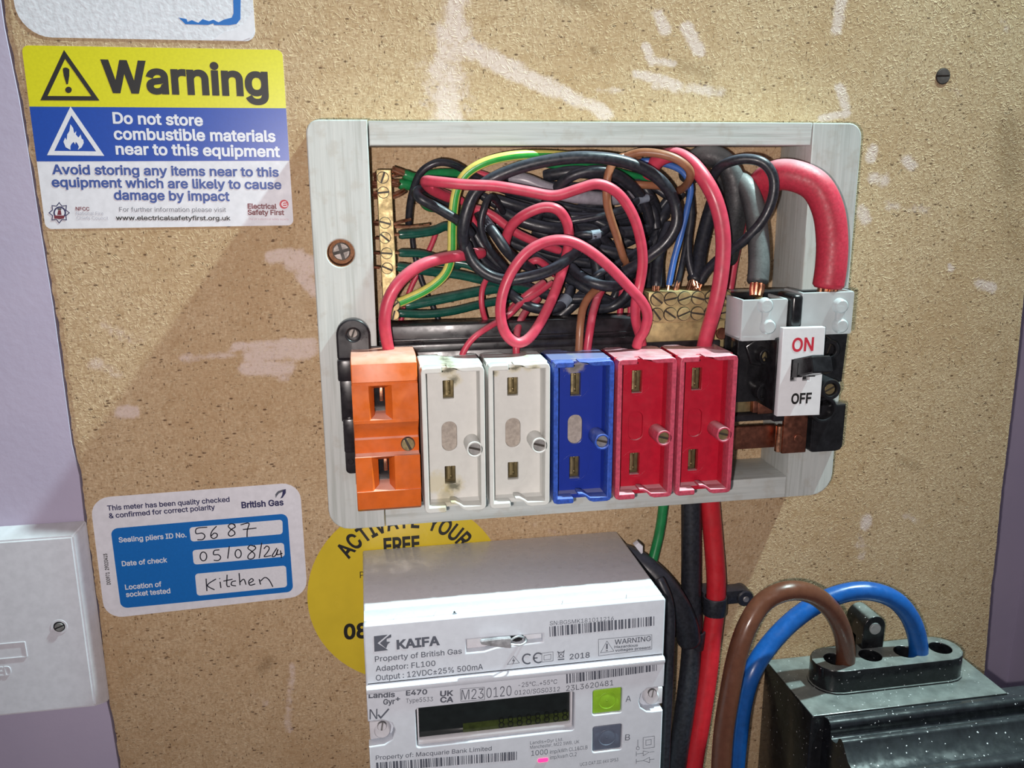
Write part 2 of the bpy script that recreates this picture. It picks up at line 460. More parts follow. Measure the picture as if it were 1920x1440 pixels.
def shield_plastic():
    t = NT('translucent_shield')
    t.set(**{'Base Color': t.ramp(t.noise(120, 3), [(0.3, (0.60, 0.64, 0.66)), (0.7, (0.68, 0.72, 0.74))]), 'Roughness': 0.3,
             'Alpha': 0.62, 'Subsurface Weight': 0.0})
    return t.mat
def glow(name, col, strength):
    t = NT(name)
    t.set(**{'Base Color': (0.5, 0.02, 0.08), 'Roughness': 0.3, 'Emission Color': col, 'Emission Strength': strength}); return t.mat

GAP = plastic('dark_joint', (0.035, 0.028, 0.022), 0.6, 0.1)
CHIP = chipboard(); PURPLE = purple_paint()
FRV = frame_paint('frame_paint_upright', True); FRH = frame_paint('frame_paint_rail', False)
BAREWOOD = plastic('bare_wood', srgb(150, 104, 72), 0.8, 0.15, scale=900)
BRASS = metal('brass', (0.50, 0.39, 0.19), 0.5, met=0.6); BRASS_D = metal('dull_brass', (0.36, 0.29, 0.15), 0.4, met=0.7)
STEEL = metal('steel', (0.42, 0.41, 0.40), 0.48, met=0.8); OLDSTEEL = metal('painted_steel', (0.30, 0.27, 0.25), 0.5, met=0.45); COPPER = metal('copper', (0.72, 0.36, 0.22), 0.3)
COPPER_D = metal('dark_copper', (0.42, 0.17, 0.11), 0.38)
BLACK = plastic('black_moulding', (0.016, 0.014, 0.017), 0.3, 0.2, dust=0.25, dustcol=(0.16, 0.15, 0.16))
SWBLACK = plastic('switch_black', (0.012, 0.012, 0.014), 0.22, 0.2, dust=0.12, dustcol=(0.14, 0.14, 0.15))
CUT = plastic('dusty_bakelite', (0.010, 0.011, 0.013), 0.22, 0.2, dust=0.75, dustcol=(0.27, 0.30, 0.29), speck=0.6, bump=0.1, up0=0.75)
BAKE = plastic('glossy_bakelite', (0.010, 0.011, 0.014), 0.2, 0.2, dust=0.28, dustcol=(0.13, 0.15, 0.16), speck=0.9, bump=0.08, up0=0.5)
ORANGE = plastic('orange_plastic', (0.62, 0.125, 0.016), 0.34, 0.04, dust=0.8, dustcol=(0.80, 0.52, 0.44), up0=0.6)
WHITE_A = burnt('white_carrier_plastic', srgb(208, 208, 204), [(11.0, -2.5, 4.5, 0.8), (13.5, -7.5, 3.6, 0.7), (12.5, -51.5, 5.0, 0.75), (9.0, -56, 4.5, 0.2), (6, -50, 5.5, 0.0)])
WHITE_B = burnt('white_carrier_plastic_smoky', srgb(208, 208, 204), [(12, -3, 3.6, 0.75), (18, -2.5, 3.2, 0.6), (4, -5.5, 2.0, 0.5)])
BLUE = burnt('blue_carrier_plastic', (0.012, 0.035, 0.30), [(11, -4, 4.5, 0.55)], 0.32)
RED = plastic('red_carrier_plastic', (0.44, 0.010, 0.030), 0.3, 0.05, dust=0.85, dustcol=(0.66, 0.47, 0.52), up0=0.6)
RED_RIM = plastic('scuffed_glare_red_rim', (0.50, 0.065, 0.11), 0.42, 0.12, dust=0.85, dustcol=(0.70, 0.50, 0.54), up0=0.6, scale=700)  # lighter tone: scuffs and dust, with the torch glare painted in
BLUE_RIM = plastic('scuffed_glare_blue_rim', (0.03, 0.085, 0.42), 0.4, 0.15, dust=0.5, dustcol=(0.30, 0.38, 0.72), up0=0.6, scale=700)  # paler blue likewise holds scuffs plus painted torch glare
GREYPAD = plastic('grey_pad', srgb(166, 156, 146), 0.8, 0.1, scale=700)
W_RED = plastic('red_pvc', (0.53, 0.048, 0.088), 0.4, 0.06, dust=0.45, dustcol=(0.72, 0.38, 0.42))
W_REDDUST = plastic('dusty_red_pvc', (0.50, 0.030, 0.060), 0.5, 0.08, dust=0.75, dustcol=(0.62, 0.36, 0.40), bump=0.2, scale=900)
W_REDD = plastic('bright_red_sheath', (0.52, 0.018, 0.028), 0.34, 0.05, dust=0.1)
W_BLACK = plastic('black_pvc', (0.020, 0.022, 0.030), 0.38, 0.2, dust=0.4, dustcol=(0.17, 0.19, 0.26), bump=0.1, scale=700)  # bluish dust on upper sides also paints in the wires' broad highlights
W_GREYBLACK = plastic('dusty_black_pvc', (0.030, 0.033, 0.036), 0.5, 0.2, dust=0.85, dustcol=(0.25, 0.27, 0.27), bump=0.3, scale=1200, up0=-0.2)
W_SHEATH = plastic('grey_sheath', (0.27, 0.26, 0.30), 0.25, 0.1)
W_GREEN = plastic('dark_green_pvc', (0.008, 0.075, 0.055), 0.25, 0.1, dust=0.12)
W_GREENB = plastic('bright_green_pvc', (0.012, 0.20, 0.06), 0.35, 0.08)
W_GY = plastic('earth_yellow', (0.76, 0.68, 0.17), 0.34, 0.05); W_GG = plastic('earth_green', (0.03, 0.33, 0.05), 0.34, 0.05)
W_BROWN = plastic('brown_pvc', (0.30, 0.125, 0.065), 0.36, 0.06)
W_BROWND = plastic('dark_brown_sheath', (0.115, 0.042, 0.024), 0.3, 0.06)
W_BLUE = plastic('blue_pvc', (0.045, 0.13, 0.42), 0.36, 0.06)
W_BLUED = plastic('blue_sheath', (0.008, 0.085, 0.33), 0.3, 0.06)
PAPER = plastic('white_paper', (0.72, 0.72, 0.78), 0.55, 0.03)
TORN = plastic('torn_paper', (0.70, 0.71, 0.77), 0.85, 0.05, scale=500, bump=0.8)
I_BLACK = ink('black_ink', (0.012, 0.012, 0.012)); I_GREY = ink('grey_ink', (0.10, 0.11, 0.14)); I_PALE = ink('pale_ink', (0.40, 0.40, 0.47))
I_YELLOW = ink('yellow_print', (0.70, 0.66, 0.014), 0.35); I_BLUE = ink('blue_print', (0.012, 0.070, 0.40), 0.35)
I_CYAN = ink('sky_blue_print', (0.004, 0.145, 0.50), 0.4); I_WHITE = ink('white_print', (0.74, 0.75, 0.81), 0.4)
I_NAVY = ink('navy_ink', (0.025, 0.025, 0.10)); I_BTEXT = ink('blue_ink', (0.035, 0.08, 0.31)); I_MAROON = ink('maroon_ink', (0.17, 0.02, 0.035))
I_RED = ink('red_ink', (0.55, 0.025, 0.05)); I_PINK = ink('pink_ink', (0.55, 0.36, 0.42)); I_PEN = ink('pen_ink', (0.018, 0.017, 0.03), 0.25)
YDISC = plastic('yellow_vinyl', (0.66, 0.50, 0.035), 0.22, 0.03, bump=0.12, scale=60)
MWHITE = plastic('meter_white', (0.62, 0.66, 0.73), 0.34, 0.02); MGREY = plastic('meter_grey', (0.62, 0.62, 0.66), 0.3, 0.02)
SPURW = plastic('spur_white', (0.62, 0.62, 0.68), 0.35, 0.03, dust=0.6, dustcol=(0.36, 0.34, 0.34), up0=0.3)
LCD = plastic('lcd_glass', (0.010, 0.014, 0.014), 0.08, 0.1); LCDG = plastic('lcd_lit_band', (0.035, 0.05, 0.01), 0.12, 0.2); LCDD = ink('lcd_digit', (0.004, 0.006, 0.004), 0.3)
GRNBTN = plastic('green_rubber', (0.26, 0.50, 0.025), 0.45, 0.04); GREYBTN = plastic('grey_rubber', (0.115, 0.14, 0.20), 0.45, 0.05)
LEAD = metal('lead_seal', (0.66, 0.67, 0.70), 0.42, 0.6, met=0.7); SHIELD = shield_plastic()
PLATEW = plastic('switch_plate_white', (0.74, 0.75, 0.78), 0.35, 0.02)
LEDM = glow('red_led', (1.0, 0.02, 0.12), 3.2)

# ------------------------------------------------------------------ the setting
# backing board with its rough sawn left edge
LE = [PXZ(*p, 0) for p in ((6, 0), (13, 50), (20, 85), (41, 188), (62, 312), (82, 440), (104, 575), (124, 723), (139, 833), (153, 890), (167, 1016), (186, 1144), (201, 1300), (212, 1347), (226, 1436))]
RE = [PXZ(*p, 0) for p in ((1920, 559), (1907, 690), (1879, 920), (1868, 1032), (1858, 1120), (1847, 1255))]
# flush wall left; set-back wall right, with an unseen return added to shade it
w = M(); w.shape([[(-650, -800), (LE[-1][0] - 0.5, -800), (LE[-1][0] - 0.8, LE[-1][1])] + [(p[0] - 0.9, p[1]) for p in LE[::-1][1:]] + [(LE[0][0] - 2.5, 130), (LE[0][0] - 2.5, 700), (-650, 700)]], -40, 0.3)
o = obj('wall_left', w, PURPLE); o['kind'] = 'structure'; o['label'] = 'purple painted wall flush with the left edge of the board'
w = M(); w.box(-90, 430, -80, -60, -800, 700); w.box(420, 460, -80, 40, -800, 700)
o = obj('wall_right', w, PURPLE); o['kind'] = 'structure'; o['label'] = 'purple painted wall showing past the right edge of the board, with an unseen return added to shade it'
lz = [p[1] for p in LE][::-1]; lx = [p[0] for p in LE][::-1]; rz = [p[1] for p in RE][::-1]; rx = [p[0] for p in RE][::-1]
zs = np.linspace(-380, 130, 340); NX = 250
def seg_px(px, py, a, b):
    ax, ay = a; bx, by = b; dx, dy = bx - ax, by - ay; L = dx * dx + dy * dy
    t = np.clip(((px - ax) * dx + (py - ay) * dy) / (L + 1e-9), 0, 1)
    return np.hypot(px - ax - t * dx, py - ay - t * dy)
jit = np.convolve(rng.normal(0, 1, len(zs) + 8), np.ones(3) / 3, 'same')[4:-4]
vx = []
for j, z in enumerate(zs):
    l = np.interp(z, lz, lx) + jit[j] * 0.35; r = np.interp(z, rz, rx) + jit[-1 - j] * 0.15
    vx.append(l + (r - l) * np.linspace(0, 1, NX))
VX = np.array(vx); VZ = np.repeat(zs[:, None], NX, 1)
verts = [(VX[j, i] * K, (0.0003 if i in (0, NX - 1) else 0.0), VZ[j, i] * K) for j in range(len(zs)) for i in range(NX)]
faces = [(j * NX + i, j * NX + i + 1, (j + 1) * NX + i + 1, (j + 1) * NX + i) for j in range(len(zs) - 1) for i in range(NX - 1)]
ring = [i for i in range(NX)] + [j * NX + NX - 1 for j in range(1, len(zs))] + [(len(zs) - 1) * NX + i for i in range(NX - 2, -1, -1)] + [j * NX for j in range(len(zs) - 2, 0, -1)]
b0 = len(verts)
for q in ring: verts.append((verts[q][0], 0.0135, verts[q][2]))
n_ = len(ring)
for k in range(n_): faces.append((ring[(k + 1) % n_], ring[k], b0 + k, b0 + (k + 1) % n_))
me = bpy.data.meshes.new('backing_board'); me.from_pydata(verts, [], faces)
me.materials.append(CHIP)
# marks of old paint (capsules: two pixels of the photo, radius, weight) and stains, sampled on the board's own grid
def to_px(X, Z):
    q = np.stack([X, np.zeros_like(X), Z], -1) - CC
    zc = q @ CW; return 960 + CF * (q @ CR) / zc, 720 - CF * (q @ CU) / zc
PXg, PYg = to_px(VX, VZ)
paint = np.zeros_like(PXg); stain = np.zeros_like(PXg)
for a, b, r, wgt in [((858, -40), (850, 60), 28, 0.8), ((850, 60), (836, 130), 42, 0.74), ((836, 130), (838, 215), 48, 0.74), ((880, 90), (960, 132), 20, 1), ((960, 132), (1050, 172), 17, 1), ((1050, 172), (1140, 214), 14, .9),
        ((1235, 28), (1248, 55), 12, 1), ((1285, 52), (1312, 95), 13, 1), ((1212, 88), (1222, 112), 10, 1), ((1222, 112), (1262, 120), 8, .9), ((1196, 138), (1270, 158), 10, 1), ((1230, 158), (1350, 174), 12, .7), ((1120, 170), (1180, 170), 8, .5),
        ((1578, 0), (1568, 55), 12, .9), ((1575, 165), (1585, 200), 11, .9), ((1540, 222), (1590, 212), 8, .9), ((1636, 280), (1632, 298), 10, 1), ((1640, 335), (1658, 338), 13, .9), ((1700, 300), (1708, 310), 12, 1), ((1616, 395), (1625, 410), 14, .8), ((1670, 385), (1740, 395), 12, .5),
        ((1780, 498), (1782, 505), 6, 1), ((1835, 530), (1860, 540), 11, .8), ((1880, 40), (1890, 60), 10, .5), ((1780, 165), (1795, 175), 10, .5),
        ((508, 480), (560, 478), 13, 1), ((545, 490), (590, 500), 18, 1), ((565, 520), (590, 545), 14, .9), ((440, 650), (590, 640), 9, .9), ((470, 668), (580, 655), 17, 1), ((460, 690), (540, 690), 14, 1), ((520, 700), (535, 708), 10, .9), ((340, 672), (440, 665), 9, .6),
        ((228, 773), (252, 772), 12, 1.1), ((190, 610), (260, 640), 16, .45), ((175, 680), (215, 700), 16, .5), ((546, 1250), (540, 1370), 9, .6), ((480, 1300), (500, 1320), 10, .4), ((1625, 972), (1622, 985), 11, .9), ((1610, 1010), (1616, 1040), 14, .5), ((1700, 965), (1720, 975), 9, .5), ((990, 980), (1050, 1000), 8, .4)]:
    dd = seg_px(PXg, PYg, a, b); paint = np.maximum(paint, wgt * np.clip(1.25 - dd / r * 0.75, 0, 1))
for a, b, r, wgt in [((1890, 240), (1896, 330), 44, .55), ((1890, 400), (1905, 460), 34, .35), ((1690, 865), (1720, 875), 16, .5), ((490, 1255), (505, 1240), 16, .6), ((1110, 92), (1118, 98), 10, .8), ((1270, 120), (1330, 140), 22, .5), ((1050, 0), (1120, 10), 20, .5), ((1330, 170), (1360, 178), 14, .5),
        ((588, 60), (596, 64), 9, .6), ((1690, 130), (1700, 135), 14, .3), ((1500, 110), (1560, 120), 22, .25)]:
    dd = seg_px(PXg, PYg, a, b); stain = np.maximum(stain, wgt * np.clip(1.2 - dd / r, 0, 1))
pad = np.zeros(len(verts) - paint.size)
for nm, arr in (('paint', paint), ('stain', stain)):
    at = me.attributes.new(nm, 'FLOAT', 'POINT'); at.data.foreach_set('value', np.concatenate([arr.ravel(), pad]).astype(np.float32))
me.update()
board = bpy.data.objects.new('backing_board', me); COL.objects.link(board); ORG[board.name] = (0, 0, 0)
tag(board, 'tan chipboard backing panel with old paint smears and a rough sawn left edge', 'board')
q = PXZ(1768, 143, 0)
sm = M(); sm.screw(q[0], 0.35, q[1], 3.3, ang=2, h=0.5, w=0.12)
obj('screw', sm, plastic('rusty_screw', (0.10, 0.08, 0.075), 0.6, 0.2, metal=0.3), board, label='dull slotted screw head sunk in the upper right of the board')

# ------------------------------------------------------------------ wooden surround
fr = thing('fuse_board_frame', 'pale grey painted wooden surround screwed to the chipboard', 'frame', (0, 0, -167))
FD = 28
hole_l = circ(10.6, -50.6, 5.4, 28); hole_r = circ(216.7, -50.3, 3.6, 20)
m = M(); m.shape([rrect(0, -167.4, 23.2, 0, (9, 0, 0, 5)), hole_l], 0, FD, 0.5); left = obj('stile', m, FRV, fr)
m = M(); m.shape([rrect(207.6, -167.2, 230.2, -0.5, (0, 10, 6, 0)), hole_r], 0, FD, 0.5); right = obj('stile', m, FRV, fr)
m = M(); m.shape([rrect(23.6, -9.6, 207.3, -0.4, 0)], 0, FD - 0.2, 0.4); obj('rail', m, FRH, fr)
m = M(); m.shape([rrect(23.6, -167.2, 207.3, -157.0, 0)], 0, FD - 0.1, 0.4); obj('rail', m, FRH, fr)
for (hx, hz, hr, st) in ((10.6, -50.6, 5.4, left), (216.7, -50.3, 3.6, right)):
    m = M(); m.shape([circ(hx, hz, hr + 0.15, 28), circ(hx, hz, hr - 0.25, 28)], 17.5, 27.6); m.cyl((hx, 16.5, hz), (hx, 17.8, hz), hr + 0.1, n=28)
    obj('counterbore', m, BAREWOOD, st, label='bare brown wood inside the screw hole')
    m = M(); m.screw(hx + 0.1, 20.5, hz, hr * 0.6, ang=15, h=1.0, cross=True); m.cyl((hx, 17, hz), (hx, 19.8, hz), hr * 0.4)
    obj('screw', m, OLDSTEEL, st)

# ------------------------------------------------------------------ black fuse base with its bus bar
fb = thing('fuse_holder', 'black moulded fuse holder running behind the row of coloured fuse carriers', 'fuse holder', (90, 28, -146))
m = M()
m.box(24, 171, 12, 29.5, -147, -91, 0.8); m.box(12, 26, 28.2, 30.0, -147, -91, 0.4)
m.box(24, 136.5, 14, 27.0, -90.5, -80.6, 0.7)
m.box(20, 136.5, 28.1, 29.6, -91.5, -88.2, 0.5)
m.box(24, 136, 26.6, 28.0, -87.2, -86.2, 0.3)
m.shape([rrect(7.2, -92.5, 20.6, -76.2, (1, 1, 6.5, 6.5), 10), circ(13.9, -82.6, 2.4, 20)], 28.1, 33.0, 0.8, res=2)
m.cyl((13.9, 28.1, -82.6), (13.9, 29.0, -82.6), 2.6)
m.box(7.0, 13.5, 28.1, 33.5, -101.5, -92.5, 0.9)
m.box(7.6, 13.5, 28.1, 31.0, -119, -101, 0.6)
m.box(8.0, 13.5, 28.1, 32.4, -132, -117.5, 0.8)
m.shape([rrect(8.2, -141.5, 14, -131, (2, 0, 0, 0))], 28.1, 31.2, 0.6)
m.cyl((10.4, 30.8, -136.0), (10.4, 31.5, -136.0), 1.3, b=0.3)
for k in range(1, 6): m.box(11.9 + 26 * k, 12.7 + 26 * k, 28, 33, -147, -95, 0.2)
m.box(171, 200, 24, 30.8, -128.6, -125.6, 0.8)
m.box(196, 203, 24, 33.2, -128.8, -119.5, 1.0)
obj('base_moulding', m, BLACK, fb)
m = M(); m.screw(13.9, 30.4, -82.4, 1.7, ang=70); obj('screw', m, OLDSTEEL, fb)
m = M(); m.box(168, 199.6, 26.5, 28.4, -142.2, -131.5, 0.2); m.box(172, 199.6, 28.4, 29.0, -142.0, -131.7, 0.15); m.box(201.2, 212.6, 31.6, 33.4, -143.8, -119.5, 0.2); m.cyl((208.6, 33.3, -137), (208.6, 33.9, -137), 2.1, b=0.25)
obj('bus_bar', m, COPPER_D, fb, label='dark copper bus bar below the switch')
m = M(); m.cyl((200.2, 31.6, -143.2), (200.2, 31.6, -130.8), 1.7, n=18, b=0.3); obj('bar_fold', m, COPPER, fb, label='bright orange copper fold of the bus bar')
m = M(); m.box(172, 186.6, 26, 29.5, -124.4, -117.4, 0.2)
obj('contact_strip', m, BRASS_D, fb, label='dull brass contact strip')
m = M(); m.box(186.6, 189.2, 26, 32, -124.4, -117.2, 0.4); m.box(189, 199, 30, 32, -125, -116, 0.2); m.cyl((193, 31.9, -120.6), (193, 32.5, -120.6), 2.0, b=0.25)
obj('contact_tab', m, COPPER_D, fb, label='copper contact tab with a rivet')

# ------------------------------------------------------------------ fuse carriers
CT, CB, CX0, CP, CWD = -92.3, -151.4, 12.8, 26.0, 24.5
H_ = CT - CB; WALL = 1.9; FLOOR = 45.5; RIM = 56.0
def carrier_parts(slot_h):
    """open-fronted carrier in its own frame: x from its left side, z down from its top, d from the board"""
    X = CWD
    b = M()
    # side and bottom walls, as one U
    b.shape([[(0, -0.9), (0, -H_ + 1.8), (0.5, -H_ + 0.5), (1.8, -H_), (X - 1.8, -H_), (X - 0.5, -H_ + 0.5), (X, -H_ + 1.8), (X, -0.9), (X - WALL, -0.9), (X - WALL, -H_ + WALL), (WALL, -H_ + WALL), (WALL, -0.9)]], 30.0, 50.2, 0.35)
    # top wall with the round bite for the cable
    bite = [(13.2 + 4.4 * math.cos(math.radians(a)), 30.0 + 5.4 * math.sin(math.radians(a))) for a in range(180, -1, -15)]
    b.shape([[(0.0, 32.0), (0.0, 50.4), (X, 50.4), (X, 32.0), (X - 2.0, 30.0)] + bite[::-1] + [(2.0, 30.0)]], -WALL, 0, 0.6, axis='z', res=2)
    # rim: two halves, with a notch top and bottom; the right half swings in with an S
    a0, a1 = 8.0, 12.0
    lrim = [(a0, 0), (1.8, 0), (0.5, -0.5), (0, -1.8), (0, -H_ + 1.8), (0.5, -H_ + 0.5), (1.8, -H_), (a0 + 0.2, -H_), (a0 + 0.6, -H_ + 0.6), (a0 + 0.4, -H_ + 2.3), (WALL, -H_ + 2.3), (WALL, -2.2), (a0, -2.2)]
    rrim = [(a1 + 2.2, -0.3), (X - 1.8, 0), (X - 0.5, -0.5), (X, -1.8), (X, -H_ + 1.8), (X - 0.5, -H_ + 0.5), (X - 1.8, -H_), (a1 + 5.0, -H_), (a1 + 3.2, -H_ + 0.6), (a1 + 1.6, -H_ + 2.4), (a1 - 0.4, -H_ + 3.2), (a1 - 1.6, -H_ + 3.4), (a1 - 1.6, -H_ + 4.3), (a1 + 0.2, -H_ + 4.2), (a1 + 2.0, -H_ + 3.2), (a1 + 3.6, -H_ + 2.0), (X - WALL, -H_ + 1.9), (X - WALL, -2.0), (a1 + 4.2, -2.0), (a1 + 2.6, -1.5), (a1 + 0.9, -0.6), (a1 - 1.8, -0.3), (a1 - 1.8, 0.0)]
    b.shape([lrim], 50.0, RIM, 0.35, m=1, res=2); b.shape([rrim], 50.0, RIM, 0.3, m=1, res=2)
    b.shape([[(a0 - 0.2, -0.4), (a1 + 3, -0.4), (a1 + 3, -2.0), (a0 - 0.2, -2.0)]], 50.0, 52.6, 0.2)
    # floor with two slots and a rounded window
    s1 = (9.2, -7.0 - slot_h + (9.6 - slot_h) * -0.3, 13.6, -7.0 + (9.6 - slot_h) * -0.3); s2 = (9.2, -42.6 - slot_h - (9.6 - slot_h) * 0.4, 13.6, -42.6 - (9.6 - slot_h) * 0.4)
    wn = rrect(8.3, -37.0, 14.5, -24.6, 2.9, 6)
    b.shape([rrect(WALL - 0.3, -H_ + WALL - 0.3, X - WALL + 0.3, -WALL + 0.3, 0), rrect(*s1, 0.2, 1), rrect(*s2, 0.2, 1), wn], 42.5, FLOOR, 0.12)
    for s in (s1, s2):
        cz = (s[1] + s[3]) / 2
        b.shape([circ(11.4, cz, 6.0, 36), circ(11.4, cz, 5.8, 36)], FLOOR - 0.05, FLOOR + 0.12)
    # boss for the fixing screw, webbed to the right wall
    b.shape([circ(20.3, -33.6, 3.3, 28), circ(20.3, -33.6, 2.55, 28)], FLOOR - 0.2, RIM, 0.2, m=1)
    b.box(21.5, X - WALL + 0.3, FLOOR - 0.2, 53.5, -34.6, -32.6, 0.1)
    b.box(0.6, X - 0.6, 30.0, 34.0, -H_ + 0.6, -11.5, 0.3)
    w_ = M(); w_.shape([rrect(8.35, -36.95, 14.45, -24.65, 2.85, 6)], 43.0, 44.7, 0.1)
    cs = []
    for s in (s1, s2):
        c = M(); cs.append(c)
        cz = (s[1] + s[3]) / 2
        c.box(8.6, 14.2, 37.5, 40.6, s[1] - 1, s[3] + 1, 0.1)
        c.cyl((11.2, 40.4, cz + slot_h / 2 - 0.3), (11.2, 40.4, cz - slot_h / 2 + 0.8), 1.6, n=16)
        c.sphere((12.0, 41.8, cz + slot_h / 2 - 1.4), 0.45, 8); c.sphere((12.0, 41.8, cz - slot_h / 2 + 2.0), 0.45, 8)
    r_ = M(); r_.screw(20.3, 54.8, -33.6, 2.4, ang=-15, w=0.17, h=1.0); r_.cyl((20.3, FLOOR, -33.6), (20.3, 53.6, -33.6), 2.3)
    return [x.mesh('carrier_part') for x in (b, w_, cs[0], cs[1], r_)]
RIMS = {'red': RED_RIM, 'blue': BLUE_RIM}
tall = carrier_parts(9.6); short = carrier_parts(7.6)
CAR = [(1, 'white', 'open white fuse carrier scorched at top and bottom, next to the orange one', WHITE_A, GREYPAD, STEEL, short),
       (2, 'white', 'open white fuse carrier sooty at the top only, next to the blue one', WHITE_B, GREYPAD, STEEL, short),
       (3, 'blue', 'open dark blue fuse carrier with a grey pad', BLUE, GREYPAD, STEEL, tall),
       (4, 'red', 'open red fuse carrier touching the blue one, fed by two red wires', RED, RED, BRASS_D, tall),
       (5, 'red', 'open red fuse carrier at the row end nearest the switch', RED, RED, BRASS_D, tall)]
for k, colr, lab, mt, pad_, scm, src in CAR:
    t = thing('fuse_carrier', lab, 'fuse carrier', (CX0 + CP * k, 0, CT), 'rewireable fuse carriers in the row')
    for nm, me_, mm in zip(('carrier_body', 'centre_pad', 'contact', 'contact', 'screw'), src, (mt, pad_, BRASS_D, BRASS_D, scm)):
        if not me_.materials:
            me_.materials.append(mm)
            if nm == 'carrier_body': me_.materials.append(mm)
            if nm == 'screw': me_.materials.append(GAP)
        o = bpy.data.objects.new(nm, me_); COL.objects.link(o); o.parent = t
        o.material_slots[0].link = 'OBJECT'; o.material_slots[0].material = mm
        if nm == 'carrier_body': o.material_slots[1].link = 'OBJECT'; o.material_slots[1].material = RIMS.get(colr, mm)

# orange carrier: solid front with a waist and two funnelled slots
t = thing('fuse_carrier', 'orange closed-front fuse carrier with a sunken waist, first in the row', 'fuse carrier', (CX0, 0, CT), 'rewireable fuse carriers in the row')
x0, x1 = 12.6, 37.6
m = M()
def slab(outline_dz, holes=None):
    m.shape([outline_dz], x0, x1, 0.5, axis='x', res=2)
F_ = 55.0
# side plates and core built as profile slices around the slots, so that the slots are real openings
SL = [(20.9, 25.1, -110.8, -100.2), (21.4, 25.6, -139.4, -129.0)]
prof_up = [(30, -88.6), (47, -88.0), (52.0, -88.6), (54.2, -90.2), (F_, -97.0), (F_ - 0.5, -97.3), (F_ - 0.3, -113.4), (50.8, -117.6), (50.4, -120.2), (51.4, -120.8), (51.4, -126.2), (53.8, -127.3), (F_ - 0.2, -128.0), (F_ - 0.2, -140.0), (F_ + 0.2, -140.4), (54.4, -148.4), (52.6, -149.8), (30, -149.8)]
def clip(prof, za, zb):
    """part of the profile between heights za > zb"""
    front = prof[1:-1]; zz = [-p[1] for p in front]; dd = [p[0] for p in front]
    pts = [p for p in front if zb < p[1] < za]
    return [(30, za), (float(np.interp(-za, zz, dd)), za)] + pts + [(float(np.interp(-zb, zz, dd)), zb), (30, zb)]
for za, zb in ((-88.0, -98.6), (-112.2, -127.3), (-141.0, -149.8)):
    c = clip(prof_up, za, zb) if zb > -149.8 else [(30, za), (F_ + 0.2, za), (54.4, -148.4), (52.6, -149.8), (30, -149.8)]
    if za == -88.0: c = [(30, -88.6), (47, -88.0), (52.0, -88.6), (54.2, -90.2), (F_, -97.0), (F_ - 0.5, -97.3), (F_ - 0.5, zb), (30, zb)]
    m.shape([c], x0, x1, 0.4, axis='x', res=2)
for za, zb in ((-98.2, -112.6), (-127.0, -141.3)):
    for xa, xb in ((x0, 18.9), (27.7, x1)): m.shape([[(30, za), (F_ - 0.35, za), (F_ - 0.35, zb), (30, zb)]], xa, xb, 0.0, axis='x')
for (sx0, sx1, sz0, sz1), (oz0, oz1) in zip(SL, ((-112.4, -98.4), (-141.2, -127.1))):
    o4 = [(18.8, F_ - 0.4, oz1), (27.8, F_ - 0.4, oz1), (27.8, F_ - 0.4, oz0), (18.8, F_ - 0.4, oz0)]
    i4 = [(sx0, 51.5, sz1), (sx1, 51.5, sz1), (sx1, 51.5, sz0), (sx0, 51.5, sz0)]
    k4 = [(a, 45.0, c_) for a, _, c_ in i4]
    m.add(o4 + i4 + k4, [[0, 1, 5, 4], [1, 2, 6, 5], [2, 3, 7, 6], [3, 0, 4, 7], [4, 5, 9, 8], [5, 6, 10, 9], [6, 7, 11, 10], [7, 4, 8, 11]])
m.shape([[(x0 + 0.3, 36), (x0 + 0.3, 40.2), (x1 - 0.3, 40.2), (x1 - 0.3, 36)]], -149, -89.5, 0.0, axis='z')
obj('carrier_body', m, ORANGE, t)
for (sx0, sx1, sz0, sz1) in SL:
    m = M(); m.box(sx0, sx1, 45.0, 45.6, sz0, sz1, m=1); m.box(sx0 + 2.1, sx1 - 0.6, 45.3, 49.0, sz0 + 4.6, sz1 - 0.1, 0.3)  # black sheet closes the orange slot, painting its shade
    obj('contact', m, [COPPER, SWBLACK], t)
m = M(); m.screw(33.2, 53.0, -123.2, 2.5, ang=115, h=1.2); m.cyl((33.2, 50, -123.2), (33.2, 52.0, -123.2), 2.5); obj('screw', m, BRASS_D, t)

# ------------------------------------------------------------------ brass terminal bars
eb = thing('earth_terminal_bar', 'upright brass earth terminal bar beside the left inner edge of the surround', 'terminal bar', (29, 0, -78))
m = M(); m.shape([[(25.9, -18.6), (31.7, -18.6), (32.3, -78.2), (26.5, -78.2)]], 17.5, 24, 0.3)
m.v = [(x, d + (-48 - z) * 0.06 + (x - 29) * 0.05, z) for x, d, z in m.v]
obj('bar', m, BRASS, eb)
for i, (px, py, an) in enumerate(((718, 333, 70), (719, 361, 5), (722, 418, -15), (722, 446, -40), (725, 475, -5), (726, 503, -25), (739, 572, 40), (738, 589, 75))):
    q = PXZ(px, py, 24.5); m = M(); m.screw(q[0], 24.7 + (-48 - q[1]) * 0.06, q[1], 2.15, ang=an, h=0.8, w=0.15)
    obj('screw', m, BRASS, eb)
for zz in (-35.5, -66.5):
    m = M(); m.cyl((28.4, 0, zz), (28.6, 17.6, zz), 2.0, n=16); obj('pillar', m, BRASS_D, eb)
m = M()
for i, (py, n__) in enumerate(((330, 3), (345, 3), (365, 3), (420, 2), (450, 1), (478, 1), (505, 1))):
    for k in range(n__):
        q = P(700 + random.uniform(-2, 3), py + k * 5 - 4, 20 + random.uniform(-1, 1)); q2 = P(712, py + k * 4 - 3, 20.5)
        m.tube([q, q2], 0.55, 8)
obj('wire_stub', m, COPPER_D, eb, label='copper wire ends poking out left of the bar')

